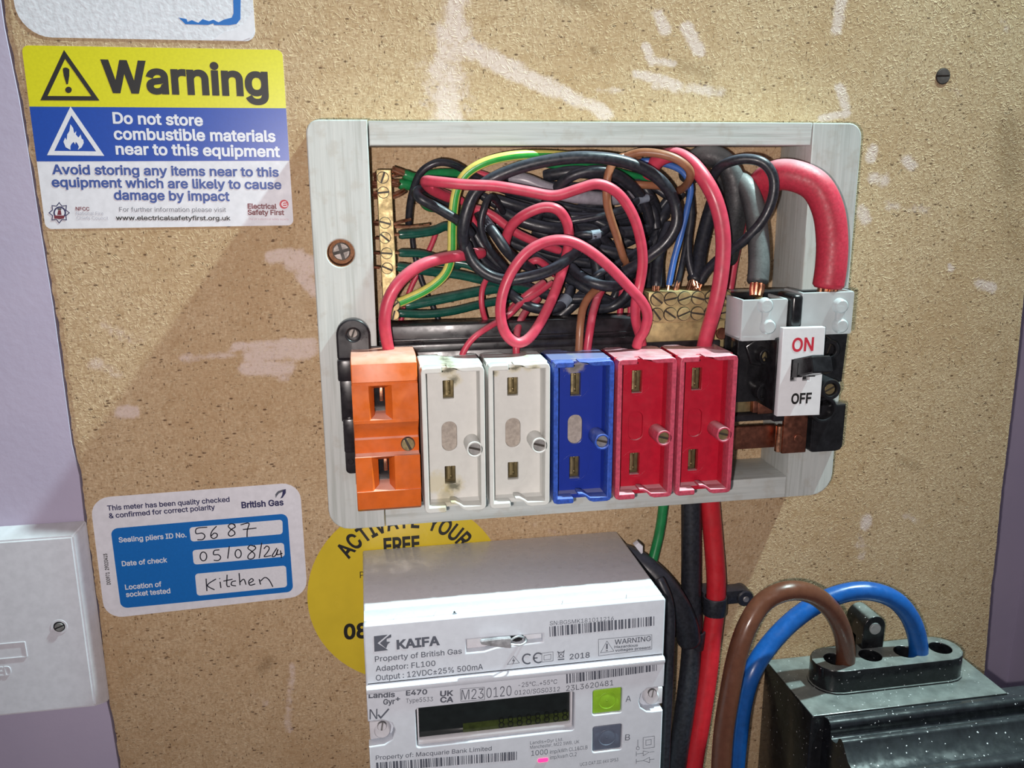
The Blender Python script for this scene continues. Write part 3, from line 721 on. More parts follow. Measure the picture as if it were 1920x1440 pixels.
nb = thing('neutral_terminal_bar', 'horizontal brass neutral terminal bar with two rows of screws above the red carriers', 'terminal bar', (155, 14, -91))
m = M(); m.box(137.4, 174.2, 15, 30, -82.8, -69.5, 0.3); m.box(137.0, 170.5, 20, 28.6, -92.5, -82.6, 0.3); m.box(168.5, 175, 18, 28.8, -97, -82.0, 0.2)
obj('bar', m, BRASS, nb)
m = M(); m.cyl((171.2, 28.5, -88.5), (171.2, 29.8, -88.5), 2.6, b=0.3); obj('rivet', m, COPPER_D, nb, label='copper rivet at the right end')
for row, zz in enumerate((-72.4, -79.0)):
    for k in range(6):
        m = M(); m.screw(141.0 + 6.05 * k, 31.2, zz, 2.75, ang=random.uniform(-60, 60), h=1.2, w=0.14); obj('screw', m, BRASS, nb)

# ------------------------------------------------------------------ main switch
sw = thing('main_switch', 'black main switch with a white ON OFF plate right of the red carriers', 'switch', (200, 28, -144))
m = M()
m.shape([[(172.5, -70.5), (230.0, -70.5), (230.3, -92), (229.4, -112.5), (226, -112.8), (226, -117), (172.5, -117)]], 20, 30.5, 0.6)
m.shape([rrect(214.6, -144.2, 230.8, -122, (2, 3, 0.5, 0.5))], 28.2, 33.5, 0.8)
m.shape([circ(218.5, -123.5, 6.2, 28), circ(218.5, -123.5, 4.6, 28)], 28.2, 36.5, 0.5)
m.cyl((218.5, 28.2, -123.5), (218.5, 30.2, -123.5), 5)
m.box(184.5, 206.5, 30, 54.2, -117.5, -86.5, 1.0)
m.box(174, 186, 30, 40, -117, -86.8, 1.0)
m.shape([[(177, -92.0), (186, -86.5), (206, -86.5), (213, -88), (218.5, -92), (219, -97), (212, -100), (206, -102), (188, -102), (180, -100)]], 30.2, 41, 1.0, res=2)
for bx, bz, rr in ((185.2, -95.9, 3.7), (185.6, -111.6, 4.2), (213.6, -94.4, 4.4), (215.6, -111.8, 4.6)):
    m.shape([circ(bx, bz, rr, 26), circ(bx, bz, rr * 0.62, 26)], 30.2, 45.5, 0.45)
    m.cyl((bx, 30.2, bz), (bx, 41.5, bz), rr * 0.7)
m.box(206, 212, 30.2, 40, -116, -90, 0.8)
m.box(189.9, 195.0, 40, 54.5, -82.8, -68.8, 1.6, seg=3)
obj('switch_body', m, SWBLACK, sw)
for bx, bz, mt in ((185.2, -95.9, BRASS_D), (215.6, -111.8, BRASS_D), (213.6, -94.4, SWBLACK), (185.6, -111.6, SWBLACK)):
    m = M(); m.screw(bx, 44.4, bz, 2.35, ang=random.uniform(0, 90), h=0.9); m.cyl((bx, 41, bz), (bx, 43.5, bz), 2.2); obj('screw', m, mt, sw)
m = M()
pl = [(184.9, -118.6), (203.9, -119.0), (203.4, -81.8), (184.9, -81.6)]
slot = [(189.6, -103.9), (192.6, -103.9), (192.6, -100.9), (195.0, -100.9), (195.0, -103.9), (198.2, -103.9), (198.2, -94.8), (189.6, -94.8)]
m.shape([pl, slot], 54.8, 58.0, 0.25)
plate = obj('switch_plate', m, PLATEW, sw, label='white plate lettered ON in red and OFF in black')
m = M(); m.box(189.6, 198.2, 54.0, 54.9, -104, -94.7); obj('slot_backing', m, SWBLACK, sw)
m = M(); m.text('ON', (1484.5, 659), (1525, 657), 24, 58.06, bold=0.022); obj('lettering', m, I_RED, plate, label='red word ON')
m = M(); m.text('OFF', (1483, 757), (1521, 755), 18, 58.06, bold=0.03); obj('lettering', m, I_BLACK, plate, label='black word OFF')
# lever: hinged in the slot and thrown up, two legs and a paddle
m = M()
def hexa(p8): m.add(p8, [[0, 1, 2, 3], [4, 7, 6, 5], [0, 4, 5, 1], [1, 5, 6, 2], [2, 6, 7, 3], [3, 7, 4, 0]])
hexa([(189.9, 54.5, -103.0), (192.2, 54.5, -103.0), (192.2, 54.5, -96.5), (189.9, 54.5, -96.5), (189.9, 62.5, -101.2), (192.2, 62.5, -101.2), (192.2, 62.5, -95.2), (189.9, 62.5, -95.2)])
hexa([(195.3, 54.5, -103.0), (197.9, 54.5, -103.0), (197.9, 54.5, -96.5), (195.3, 54.5, -96.5), (195.3, 62.5, -101.2), (197.9, 62.5, -101.2), (197.9, 62.5, -95.2), (195.3, 62.5, -95.2)])
bm = bmesh.new(); bmesh.ops.create_cube(bm, size=1)
for v in bm.verts:
    f = v.co.y + 0.5
    d_ = 58.4 + 14.0 * f; zc = -98.3 + 3.6 * f + (1.0 * f * f)
    v.co = (194.0 + v.co.x * (8.2 + 0.8 * f) + 0.9 * f, d_ - v.co.z * 2.6, zc + v.co.z * (7.0 - 0.6 * f))
bmesh.ops.bevel(bm, geom=bm.edges[:], offset=0.55, segments=3, affect='EDGES'); bm.verts.index_update()
m.add([v.co[:] for v in bm.verts], [[v.index for v in f.verts] for f in bm.faces]); bm.free()
obj('toggle_lever', m, SWBLACK, sw, ang=30)
# translucent terminal covers
for (xa, xb, za, zb, c1, c2) in ((169.6, 189.4, -87.6, -70.6, (1436, 573), (1441, 613)), (195.4, 218.6, -86.2, -68.4, (1577, 574), (1577, 611))):
    m = M(); m.shape([rrect(xa, za, xb, zb, 0.8, 3)], 50.6, 52, 0.3); m.box(xa, xa + 1.2, 36, 51, za, zb, 0.2); m.box(xb - 1.2, xb, 36, 51, za, zb, 0.2); m.box(xa, xb, 36, 51, za, za + 1.2, 0.2)
    q1 = PXZ(*c1, 54); q2 = PXZ(*c2, 54)
    m.cyl((q1[0], 51.8, q1[1]), (q1[0], 55.2, q1[1]), 3.2, 2.9, n=26, b=0.6); m.cyl((q2[0], 51.8, q2[1]), (q2[0], 55.2, q2[1]), 3.2, 2.9, n=26, b=0.6)
    m.box((q1[0] + q2[0]) / 2 - 1.7, (q1[0] + q2[0]) / 2 + 1.7, 51.8, 54.0, q2[1], q1[1], 0.5)
    obj('terminal_cover', m, SHIELD, sw, label='translucent white plastic terminal cover')
    xm = (q1[0] + q2[0]) / 2
    m = M(); m.box(xm - 4.5, xm + 4.5, 34, 46, za + 1.5, zb - 2.5, 0.4); m.cyl((xm, 45.8, q1[1]), (xm, 48.5, q1[1]), 2.6); m.cyl((xm, 45.8, q2[1]), (xm, 48.5, q2[1]), 2.6)
    obj('terminal', m, BRASS_D, sw, label='brass clamp behind the translucent cover')

# ------------------------------------------------------------------ cables inside the surround
def cable(name, label, pts, wpx, mat, group, n=12, per=8, copper=None, smooth=2, stripes=None, mats=None, cat='cable', cop_r=0.5, cop_n=5):
    """pts: (px, py, depth) along the cable as the photograph shows it; wpx: width in pixels where it shows largest"""
    w3 = [P(*p) for p in pts]
    r = wpx / 2 * float(np.mean([mmpx(*p) for p in pts])) * 0.98
    sp = spline(w3, per, smooth)
    org = sp[-1]
    m = M()
    # rounded ends
    R = [r] * len(sp); R[0] = r * 0.86; R[-1] = r * 0.86
    m.tube(sp, R, n, stripes=stripes)
    o = obj(name, m, mats or mat, None, org, ang=60)
    tag(o, label, cat, group)
    if copper:
        for end, ln in copper:
            a = Vector(sp[0] if end == 0 else sp[-1]); t_ = (Vector(sp[0]) - Vector(sp[2])).normalized() if end == 0 else (Vector(sp[-1]) - Vector(sp[-3])).normalized()
            cm = M(); u = t_.orthogonal().normalized(); v_ = t_.cross(u)
            for k in range(cop_n):
                an = 2 * math.pi * k / cop_n; rr = r * 0.5 if cop_n > 1 else 0
                off = (u * math.cos(an) + v_ * math.sin(an)) * rr
                cm.tube([tuple(a + off - t_ * 1.0), tuple(a + off + t_ * ln * 0.5), tuple(a + off * 0.8 + t_ * ln)], cop_r, 8)
            obj('copper_strands', cm, COPPER, o)
    return o
GR, GB, GG_, GBR = 'red wires in the fuse board', 'black wires in the fuse board', 'green earth wires in the fuse board', 'brown wires in the fuse board'

# --- back layer first: dark tangle close to the board
cable('red_wire', 'dim red wire crossing behind the dark green wires near the earth bar', [(820, 425, 5), (812, 452, 4), (790, 500, 3), (768, 545, 3), (752, 600, 3), (748, 625, 4)], 10, W_RED, GR)
cable('black_wire', 'black wire running down the bare chipboard behind the green wires', [(772, 430, 4), (776, 470, 3), (790, 525, 3), (812, 575, 3), (830, 620, 4)], 11, W_BLACK, GB)
cable('red_wire', 'dim red wire dropping behind the black rail below the brown and red tails', [(1172, 505, 10), (1166, 550, 8), (1160, 610, 8)], 12, W_RED, GR)
cable('red_wire', 'second dim red wire beside the pair entering the first red carrier', [(1186, 520, 9), (1182, 560, 8), (1180, 615, 8)], 9, W_RED, GR)
tang = [((905, 330), (935, 352), (1000, 372), (1080, 392), (1140, 398), (1200, 388)), ((925, 372), (975, 388), (1040, 402), (1100, 408), (1180, 400), (1225, 372)),
        ((930, 390), (970, 412), (1030, 428), (1090, 428), (1160, 436), (1215, 430)), ((940, 330), (1000, 345), (1080, 350), (1150, 352), (1215, 348), (1255, 370)),
        ((985, 470), (1030, 500), (1080, 530), (1130, 560), (1165, 570), (1190, 560)), ((1060, 420), (1100, 450), (1120, 500), (1120, 550), (1105, 590), (1100, 620)),
        ((1090, 400), (1150, 430), (1200, 450), (1225, 480), (1235, 520), (1232, 545)), ((880, 420), (910, 470), (955, 520), (1005, 545), (1050, 560), (1100, 560)),
        ((1000, 430), (1060, 455), (1130, 470), (1190, 480), (1230, 470), (1255, 430)), ((1180, 330), (1215, 360), (1235, 400), (1240, 450), (1238, 500), (1240, 545)),
        ((1120, 440), (1150, 470), (1170, 510), (1180, 545), (1150, 575), (1110, 580)), ((1020, 330), (1080, 322), (1140, 330), (1190, 352), (1222, 392), (1230, 430))]
tang += [((900, 365), (960, 400), (1030, 415), (1110, 418), (1180, 415), (1240, 400)), ((880, 385), (930, 440), (1000, 470), (1080, 490), (1150, 500), (1200, 520)), ((960, 440), (1010, 460), (1070, 475), (1140, 465), (1200, 440), (1250, 400)),
         ((1060, 540), (1100, 520), (1150, 470), (1190, 430), (1230, 400), (1262, 360)), ((950, 360), (1010, 385), (1070, 395), (1130, 380), (1190, 360), (1250, 345)), ((1000, 500), (1060, 510), (1120, 515), (1170, 500), (1215, 470), (1240, 430)),
         ((1120, 590), (1150, 560), (1160, 520), (1130, 480), (1080, 450), (1030, 440)), ((1215, 545), (1215, 500), (1225, 450), (1240, 410), (1262, 380), (1280, 360)), ((1040, 600), (1075, 570), (1110, 540), (1150, 520), (1190, 500), (1220, 480)), ((930, 420), (990, 445), (1040, 480), (1085, 520), (1110, 560), (1125, 600))]
for i, tg in enumerate(tang):
    dd = [6 + (i * 7) % 9, 9 + (i * 5) % 8, 8 + (i * 3) % 9, 10 + (i * 4) % 7, 8 + (i * 6) % 8, 12]
    if i > 11: dd = [d * 0.6 for d in dd]
    cable('black_wire', 'thin black wire in the dark tangle behind the front loops', [(x, y, d) for (x, y), d in zip(tg, dd)], 16 + (i % 3) * 4, W_BLACK, 'black wires in the dark tangle', n=10, per=6)

# --- earth wires
S6 = [0, 0, 1, 1, 1, 0, 0, 0, 0, 1, 1, 0]
for lab, pts, wd in (('upper dark green wire leaving the earth bar beside the bent green end', [(748, 440, 18), (785, 437, 17), (815, 432, 16), (838, 424, 14), (860, 440, 10)], 18),
                     ('dark green wire with a shiny top below the red tail', [(748, 474, 19), (790, 476, 17), (822, 486, 14), (860, 500, 10)], 16),
                     ('dark green wire passing under the striped earth wire', [(744, 500, 19), (800, 508, 17), (860, 515, 15), (905, 525, 14), (940, 530, 12)], 18),
                     ('dark green wire with a pale patch behind the big black loop', [(815, 490, 15), (860, 492, 16), (890, 500, 17), (915, 520, 15), (950, 540, 12)], 18),
                     ('shiny dark green wire crossing above the lowest one', [(760, 573, 18), (800, 566, 17), (850, 556, 16), (900, 546, 14), (950, 540, 12), (1010, 545, 10)], 19),
                     ('lowest dark green wire just above the black rail', [(747, 587, 18), (800, 589, 17), (850, 583, 16), (900, 571, 14), (960, 560, 12)], 16)):
    cable('green_wire', lab, pts, wd, W_GREEN, GG_, copper=[(0, 3.5)], cop_n=1, cop_r=0.6)
cable('green_wire', 'bright green wire stub at the topmost screw of the earth bar', [(757, 326, 18), (780, 333, 17), (815, 326, 15), (850, 325, 13), (890, 332, 10)], 18, W_GREENB, GG_, copper=[(0, 5)], cop_n=3, cop_r=0.7)
cable('green_wire', 'bright green wire bent down at the second screw of the earth bar', [(748, 345, 17), (770, 348, 16), (790, 362, 14), (800, 385, 11), (830, 390, 8)], 20, W_GREENB, GG_, copper=[(0, 4)], cop_n=3, cop_r=0.7)
cable('green_wire', 'green wire peeking out above the dark tangle under the top rail', [(1010, 306, 14), (1060, 312, 13), (1110, 312, 13), (1145, 318, 12), (1190, 330, 10), (1230, 338, 9)], 13, W_GREENB, GG_)
m_ = [(742, 440 - 4), (760, 434), (783, 430)]
cm = M()
for (a, b_, c_) in (((735, 331), (748, 329), (757, 326)), ((735, 341), (745, 343), (752, 345)), ((736, 365), (748, 360), (758, 355)), ((737, 371), (750, 366), (760, 360)), ((738, 420), (752, 416), (770, 411)), ((740, 425), (770, 425), (805, 421))):
    cm.tube(spline([P(*a, 20), P(*b_, 19.5), P(*c_, 18)], 5), 0.62, 8)
obj('wire_end', cm, COPPER, eb, label='bare copper wire ends held right of the bar')

# --- middle layer
cable('grey_cable', 'shiny grey sheathed cable across the middle of the tangle', [(955, 335, 14), (985, 338, 16), (1020, 352, 17), (1065, 366, 18), (1110, 371, 17), (1150, 372, 14), (1185, 366, 10)], 27, W_SHEATH, None)
cable('black_wire', 'black arch in the middle of the tangle under the big loop', [(1000, 420, 9), (1025, 378, 15), (1055, 342, 21), (1085, 325, 24), (1125, 320, 25), (1160, 330, 24), (1190, 354, 21), (1210, 385, 16), (1222, 430, 11)], 20, W_BLACK, GB)
cable('black_wire', 'black wire with a dull end pointing right below the brown stub', [(1055, 417, 20), (1090, 412, 22), (1130, 404, 23), (1170, 392, 22), (1195, 376, 20), (1222, 370, 18)], 14, W_BLACK, GB)
cable('black_wire', 'short black wire with a pale shiny sleeve left of the brown wire', [(1062, 452, 17), (1090, 440, 22), (1118, 440, 23), (1140, 428, 18)], 16, W_BLACK, GB)
cable('black_wire', 'short black wire end lit grey beside the red arch', [(1108, 526, 22), (1125, 512, 24), (1150, 500, 22), (1180, 480, 16), (1220, 455, 12)], 14, W_BLACK, GB)
cable('brown_wire', 'long brown wire hanging through the middle of the tangle', [(1200, 292, 24), (1168, 294, 27), (1147, 310, 29), (1138, 340, 30), (1138, 380, 29), (1146, 412, 27), (1157, 445, 24), (1168, 480, 22), (1174, 500, 16), (1160, 525, 12)], 15.5, W_BROWN, GBR)
cable('brown_wire', 'brown wire hooking over the top right of the tangle', [(1172, 294, 32), (1200, 286, 35), (1235, 288, 38), (1268, 298, 40), (1291, 316, 40), (1294, 334, 36), (1284, 350, 26), (1272, 358, 17)], 16, W_BROWN, GBR)
cable('brown_wire', 'short level brown stub right of centre', [(1185, 346, 14), (1210, 347, 15), (1238, 349, 14), (1250, 355, 9)], 15, W_BROWN, GBR)
cable('blue_wire', 'blue wire running down right of the big black loop', [(1180, 306, 14), (1215, 302, 18), (1250, 308, 19), (1280, 322, 20), (1295, 350, 21), (1290, 385, 22), (1278, 435, 23), (1264, 485, 23), (1254, 535, 24)], 12.5, W_BLUE, None, copper=[(1, 4)], cop_n=1, cop_r=0.6)
cable('red_wire', 'dull red wire slanting from the left loop towards the middle', [(880, 400, 10), (893, 392, 14), (925, 405, 15), (965, 435, 15), (1010, 456, 14), (1050, 470, 12)], 17, W_RED, GR)
cable('red_wire', 'dull red wire showing between the black loops at left', [(800, 352, 12), (835, 362, 13), (870, 380, 11), (895, 430, 9), (925, 480, 9), (950, 510, 8)], 13, W_RED, GR)
cable('red_wire', 'red wire glimpsed behind the black wire under the top rail', [(840, 330, 8), (880, 322, 9), (915, 330, 9), (950, 345, 8)], 13, W_RED, GR)
cable('red_wire', 'short red end lying under the front red arch', [(985, 498, 14), (1005, 488, 17), (1022, 497, 15), (1040, 515, 10)], 14, W_RED, GR)
cable('red_wire', 'dull red wire end lying across the lower tangle', [(940, 600, 12), (975, 565, 16), (1000, 545, 17), (1020, 530, 14)], 16, W_RED, GR)
for lab, pts, wd in (('wide black conductor with bare copper end nearest the thick red tail', [(1340, 372, 13), (1325, 420, 15), (1313, 470, 18), (1308, 505, 21), (1300, 528, 23)], 28),
                     ('black conductor hanging beside the blue wire', [(1292, 350, 14), (1296, 400, 17), (1290, 450, 19), (1292, 490, 21), (1300, 520, 23)], 16),
                     ('black conductor entering the left end of the neutral bar', [(1255, 420, 14), (1240, 460, 18), (1233, 500, 21), (1230, 538, 24)], 22),
                     ('thin black conductor between the blue wire and the copper ends', [(1300, 400, 14), (1288, 450, 19), (1278, 500, 22), (1270, 532, 24)], 11)):
    cable('black_wire', lab, pts, wd, W_BLACK, GB, copper=[(1, 5)], cop_n=4, cop_r=0.7)
cable('black_wire', 'black inner loop dipping behind the lower left of the big loop', [(872, 408, 13), (880, 445, 15), (900, 482, 16), (930, 508, 15), (970, 520, 12)], 17, W_BLACK, GB)
cable('black_wire', 'black wire curving below the front red arch with a pale end', [(945, 540, 12), (962, 555, 17), (985, 572, 19), (1015, 580, 19), (1045, 577, 19), (1062, 563, 17), (1070, 540, 12)], 19, W_BLACK, GB)

# --- supply tails
cable('black_tail', 'thick dusty black supply tail arching behind the small black loop', [(1290, 335, 10), (1305, 300, 16), (1330, 292, 20), (1358, 305, 22), (1376, 340, 24), (1380, 390, 24), (1372, 440, 20), (1362, 490, 14)], 42, W_GREYBLACK, 'thick supply tails', n=18)
cable('black_tail', 'thick dusty grey-black supply tail with a copper end in the left switch terminal', [(1345, 360, 12), (1372, 338, 20), (1398, 350, 27), (1414, 390, 33), (1422, 450, 38), (1423, 500, 42), (1420, 532, 44)], 40, W_GREYBLACK, 'thick supply tails', n=18, copper=[(1, 5)], cop_n=7, cop_r=1.0)
cable('red_tail', 'thick dusty red supply tail bent over into the right switch terminal', [(1395, 395, 12), (1420, 355, 22), (1452, 330, 32), (1490, 330, 38), (1530, 350, 42), (1553, 395, 44), (1560, 450, 45), (1558, 500, 46), (1552, 540, 46)], 58, W_REDDUST, 'thick supply tails', n=20, copper=[(1, 4)], cop_n=8, cop_r=1.1)
cable('red_wire', 'dark red wire hidden behind the grey supply tail', [(1398, 400, 10), (1385, 450, 11), (1375, 500, 12), (1368, 545, 14)], 16, W_RED, GR)

# --- front loops
cable('striped_earth_wire', 'green and yellow striped earth wire arching over the left half', [(735, 572, 21), (765, 560, 22), (805, 540, 23), (836, 512, 24), (847, 475, 25), (848, 435, 26), (850, 395, 27), (857, 355, 28), (875, 325, 29), (910, 304, 30), (955, 293, 29), (1000, 290, 26), (1045, 291, 21), (1090, 295, 14)], 18.5, None, None, mats=[W_GY, W_GG], stripes=S6, n=12, smooth=3)
cable('black_wire', 'thin black arch starting at the earth bar', [(766, 425, 13), (768, 390, 16), (775, 355, 20), (790, 322, 23), (820, 305, 24), (852, 309, 22), (885, 328, 17), (930, 350, 11)], 14, W_BLACK, GB)
cable('black_wire', 'thick black wire doubled back at the left edge of the tangle', [(850, 385, 10), (815, 366, 14), (792, 355, 22), (781, 362, 27), (790, 374, 30), (825, 393, 29), (860, 415, 28), (885, 440, 24)], 19, W_BLACK, GB)
cable('black_wire', 'black loop bent over at its top just inside the big loop', [(945, 400, 12), (930, 376, 20), (918, 370, 25), (908, 388, 27), (901, 420, 27), (908, 450, 26), (925, 475, 24), (946, 500, 20), (960, 520, 14)], 13, W_BLACK, GB)
cable('black_wire', 'thick grey-lit black wire running down inside the big loop', [(895, 395, 12), (912, 418, 20), (930, 442, 24), (948, 468, 25), (968, 488, 22), (1000, 505, 15)], 20, W_BLACK, GB)
cable('black_wire', 'large black loop spiralling round the whole tangle', [(895, 500, 16), (872, 470, 26), (868, 430, 30), (876, 392, 31), (890, 362, 31), (915, 340, 31), (955, 321, 32), (1000, 307, 33), (1050, 298, 34), (1100, 295, 35), (1155, 300, 35), (1205, 316, 35), (1243, 343, 35), (1265, 380, 34), (1268, 420, 34), (1248, 455, 33), (1218, 480, 31), (1180, 505, 26), (1140, 530, 20)], 23, W_BLACK, GB, n=14)
cable('black_wire', 'black wire sweeping under the front red arch from left to right', [(872, 455, 27), (888, 492, 29), (915, 515, 30), (950, 525, 31), (990, 520, 32), (1030, 508, 32), (1065, 485, 30), (1092, 465, 24), (1120, 455, 18)], 22, W_BLACK, GB)
cable('black_wire', 'shiny black bend lying below the red arch near the brown tails', [(1070, 500, 14), (1085, 516, 20), (1105, 528, 25), (1132, 536, 27), (1155, 536, 26), (1172, 528, 20), (1185, 510, 13)], 21, W_BLACK, GB)
cable('black_wire', 'small black loop in front of the thick supply tails', [(1330, 345, 20), (1345, 318, 28), (1370, 303, 34), (1402, 298, 38), (1432, 306, 41), (1450, 332, 42), (1449, 370, 42), (1432, 410, 41), (1402, 445, 38), (1370, 470, 33), (1340, 492, 27), (1320, 515, 24), (1312, 530, 23)], 19, W_BLACK, GB, copper=[(1, 5)], cop_n=4, cop_r=0.7)
# red
cable('red_wire', 'red wire running level across the top then down into the first red carrier', [(845, 372, 14), (812, 357, 22), (797, 340, 28), (820, 341, 32), (870, 346, 35), (930, 349, 36), (990, 359, 37), (1040, 367, 38), (1085, 354, 39), (1122, 345, 39), (1158, 362, 39), (1185, 400, 39), (1200, 445, 38), (1205, 490, 37), (1200, 530, 36), (1192, 565, 36), (1192, 600, 33), (1200, 630, 31), (1204, 650, 32)], 20, W_RED, GR, n=14)
cable('red_wire', 'red wire looping forward in an arch and coil above the second white carrier', [(946, 470, 15), (949, 447, 19), (960, 422, 22), (985, 402, 25), (1018, 389, 27), (1045, 393, 28), (1062, 415, 27), (1067, 445, 26), (1062, 480, 28), (1050, 520, 31), (1033, 565, 35), (1010, 610, 38), (988, 637, 40), (966, 642, 41), (946, 622, 41), (938, 585, 41), (944, 545, 41), (962, 505, 41), (992, 470, 41), (1030, 452, 41), (1068, 452, 41), (1105, 470, 41), (1142, 500, 41), (1176, 535, 41), (1204, 566, 41), (1214, 592, 39), (1208, 620, 38), (1198, 636, 37), (1193, 652, 36)], 20, W_RED, GR, n=14)
cable('red_wire', 'thick red wire curving down from the left into the orange carrier', [(905, 474, 20), (872, 478, 26), (830, 484, 31), (790, 497, 35), (755, 522, 38), (731, 556, 39), (721, 595, 39), (724, 632, 37), (730, 662, 34), (732, 678, 33)], 23, W_RED, GR, n=14)
cable('red_wire', 'thick red wire arching down into the carrier nearest the switch', [(1215, 330, 14), (1232, 302, 20), (1262, 290, 26), (1292, 303, 31), (1318, 332, 36), (1340, 372, 39), (1353, 420, 40), (1356, 470, 40), (1350, 530, 40), (1339, 580, 39), (1326, 625, 36), (1318, 658, 33)], 29, W_RED, GR, n=16)
cable('red_wire', 'thin red wire slanting into the first white carrier', [(1035, 530, 14), (1005, 552, 18), (975, 570, 20), (955, 590, 24), (925, 608, 30), (898, 625, 33), (880, 642, 33), (868, 662, 33), (866, 675, 33)], 12, W_RED, GR)
cable('red_wire', 'red wire dropping straight into the second white carrier', [(1010, 560, 12), (985, 585, 18), (972, 612, 26), (968, 640, 32), (968, 668, 33)], 14, W_RED, GR)
cable('red_wire', 'thin red wire curling down left of the coil', [(938, 500, 12), (918, 515, 15), (905, 540, 18), (903, 570, 19), (910, 600, 18), (920, 618, 16)], 11, W_RED, GR)
cable('brown_wire', 'brown wire entering the blue carrier', [(1160, 520, 16), (1135, 533, 20), (1110, 550, 24), (1094, 575, 28), (1088, 610, 32), (1086, 645, 33), (1085, 664, 33)], 15, W_BROWN, GBR)
cable('red_wire', 'red wire entering the blue carrier beside the brown wire', [(1130, 540, 17), (1120, 560, 22), (1111, 590, 28), (1106, 620, 32), (1102, 648, 33), (1101, 664, 33)], 16, W_RED, GR)

def sheen(label, a, b, w):  # adds grey tubes painting highlights onto heat-shrink ends of black wires
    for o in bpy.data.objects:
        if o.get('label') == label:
            m = M(); r = w / 2 * mmpx(*a); m.tube(spline([P(*a), P(*b)], 4), r, 14); obj('sheen', m, SHEEN_GREY, o, label='pale grey tube that paints a highlight on the black wire'); return
SHEEN_GREY = plastic('painted_sheen', (0.22, 0.26, 0.32), 0.35, 0.1)
sheen('short black wire with a pale shiny sleeve left of the brown wire', (1108, 440.5, 22.9), (1124, 437.5, 22.6), 19)
sheen('black wire curving below the front red arch with a pale end', (1054, 571, 18.5), (1064, 559, 16.2), 22)
sheen('thick grey-lit black wire running down inside the big loop', (907, 411, 17.8), (919, 427, 21.8), 21.5)
sheen('black wire with a dull end pointing right below the brown stub', (1196, 375.5, 20), (1214, 371, 18.6), 15.5)

# ------------------------------------------------------------------ cables below the surround
cable('green_wire', 'green earth wire coming out under the surround left of the black cable', [(1248, 900, 8), (1243, 955, 9), (1236, 1000, 10), (1226, 1042, 12), (1216, 1080, 14), (1208, 1120, 14)], 19, W_GREENB, None)
cable('black_cable', 'thick black cable hanging below the surround beside the red one', [(1296, 900, 8), (1296, 960, 9), (1296, 1040, 11), (1296, 1110, 13), (1298, 1180, 16), (1294, 1250, 20), (1284, 1330, 24), (1272, 1410, 26), (1262, 1500, 28)], 38, W_BLACK, None, n=18)
cable('red_cable', 'thick red cable hanging below the surround between black and brown', [(1328, 900, 8), (1333, 960, 9), (1339, 1030, 11), (1343, 1090, 14), (1341, 1140, 16), (1334, 1200, 19), (1326, 1270, 22), (1314, 1350, 25), (1302, 1420, 27), (1292, 1500, 28)], 37, W_REDD, None, n=18)
cable('black_cable', 'black sheathed lead leaving the back of the meter towards the clips', [(1140, 1040, 8), (1170, 1042, 10), (1205, 1060, 14), (1240, 1092, 19), (1268, 1130, 22), (1286, 1170, 23), (1292, 1205, 22)], 46, W_BLACK, None, n=14)
cable('black_cable', 'thin black cable hugging the right flank of the meter', [(1235, 1085, 34), (1250, 1120, 38), (1256, 1160, 40), (1254, 1230, 42), (1251, 1310, 42), (1247, 1400, 42), (1245, 1500, 42)], 20, W_BLACK, None, n=14)
cable('brown_cable', 'thick brown cable arching into the first hole of the black cutout', [(1582, 1262, 25), (1586, 1225, 29), (1578, 1180, 34), (1556, 1140, 38), (1520, 1113, 41), (1476, 1108, 43), (1432, 1128, 43), (1402, 1172, 46), (1382, 1230, 48), (1368, 1300, 50), (1357, 1370, 51), (1352, 1440, 52), (1350, 1510, 52)], 37, W_BROWND, None, n=18)
cable('blue_cable', 'thick blue cable arching into the third hole of the black cutout', [(1720, 1244, 26), (1722, 1210, 26), (1710, 1165, 26), (1682, 1128, 26), (1640, 1110, 24), (1592, 1110, 22), (1540, 1128, 22), (1488, 1162, 24), (1440, 1212, 28), (1408, 1264, 33), (1392, 1320, 34), (1384, 1380, 35), (1378, 1440, 35), (1374, 1500, 35)], 36, W_BLUED, None, n=18)
for nm, lab, (cx, cy, cd), rr, tail in (('cable_clip', 'black plastic clip around the red cable', (1340, 1134, 15.5), 5.9, (1415, 1140)), ('cable_clip', 'black plastic clip around the thick black cable, below the meter lead', (1299, 1196, 16.5), 6.2, None)):
    q = P(cx, cy, cd)
    t = thing(nm, lab, 'clip', (q[0], 0, q[2]), 'black cable clips')
    m = M()
    ringo = [(q[0] + rr * math.cos(a), q[1] + rr * math.sin(a)) for a in np.linspace(0, 2 * math.pi, 28, endpoint=False)]
    ringi = [(q[0] + (rr - 1.2) * math.cos(a), q[1] + (rr - 1.2) * math.sin(a)) for a in np.linspace(0, 2 * math.pi, 28, endpoint=False)]
    m.shape([ringo, ringi], q[2] - 4.6, q[2] + 4.6, 0.4, axis='z')
    m.box(q[0] - 4, q[0] + 4, 0.2, q[1] - rr + 1.0, q[2] - 4.2, q[2] + 4.2, 0.4)
    obj('clip_band', m, W_BLACK, t)
    m = M()
    if tail: m.box(q[0] + rr - 1.5, q[0] + rr + 13, 3, 11, q[2] - 3.4, q[2] + 4.0, 1.0); m.cyl((q[0] + rr + 12, 2, q[2] - 0.5), (q[0] + rr + 12, 12, q[2] - 0.5), 4.2, n=20, b=0.6)
    else: m.box(q[0] - rr - 7, q[0] - rr + 1, 6, 10, q[2] - 3, q[2] + 3, 0.6)
    obj('clip_foot', m, W_BLACK, t)
    m = M(); fx = q[0] + rr + 12 if tail else q[0] - rr - 4.5
    m.cyl((fx, 9.5, q[2] - 0.5), (fx, 12.6, q[2] - 0.5), 1.6, n=16, b=0.3); obj('nail', m, STEEL, t)
q = P(1200, 1030, 24)
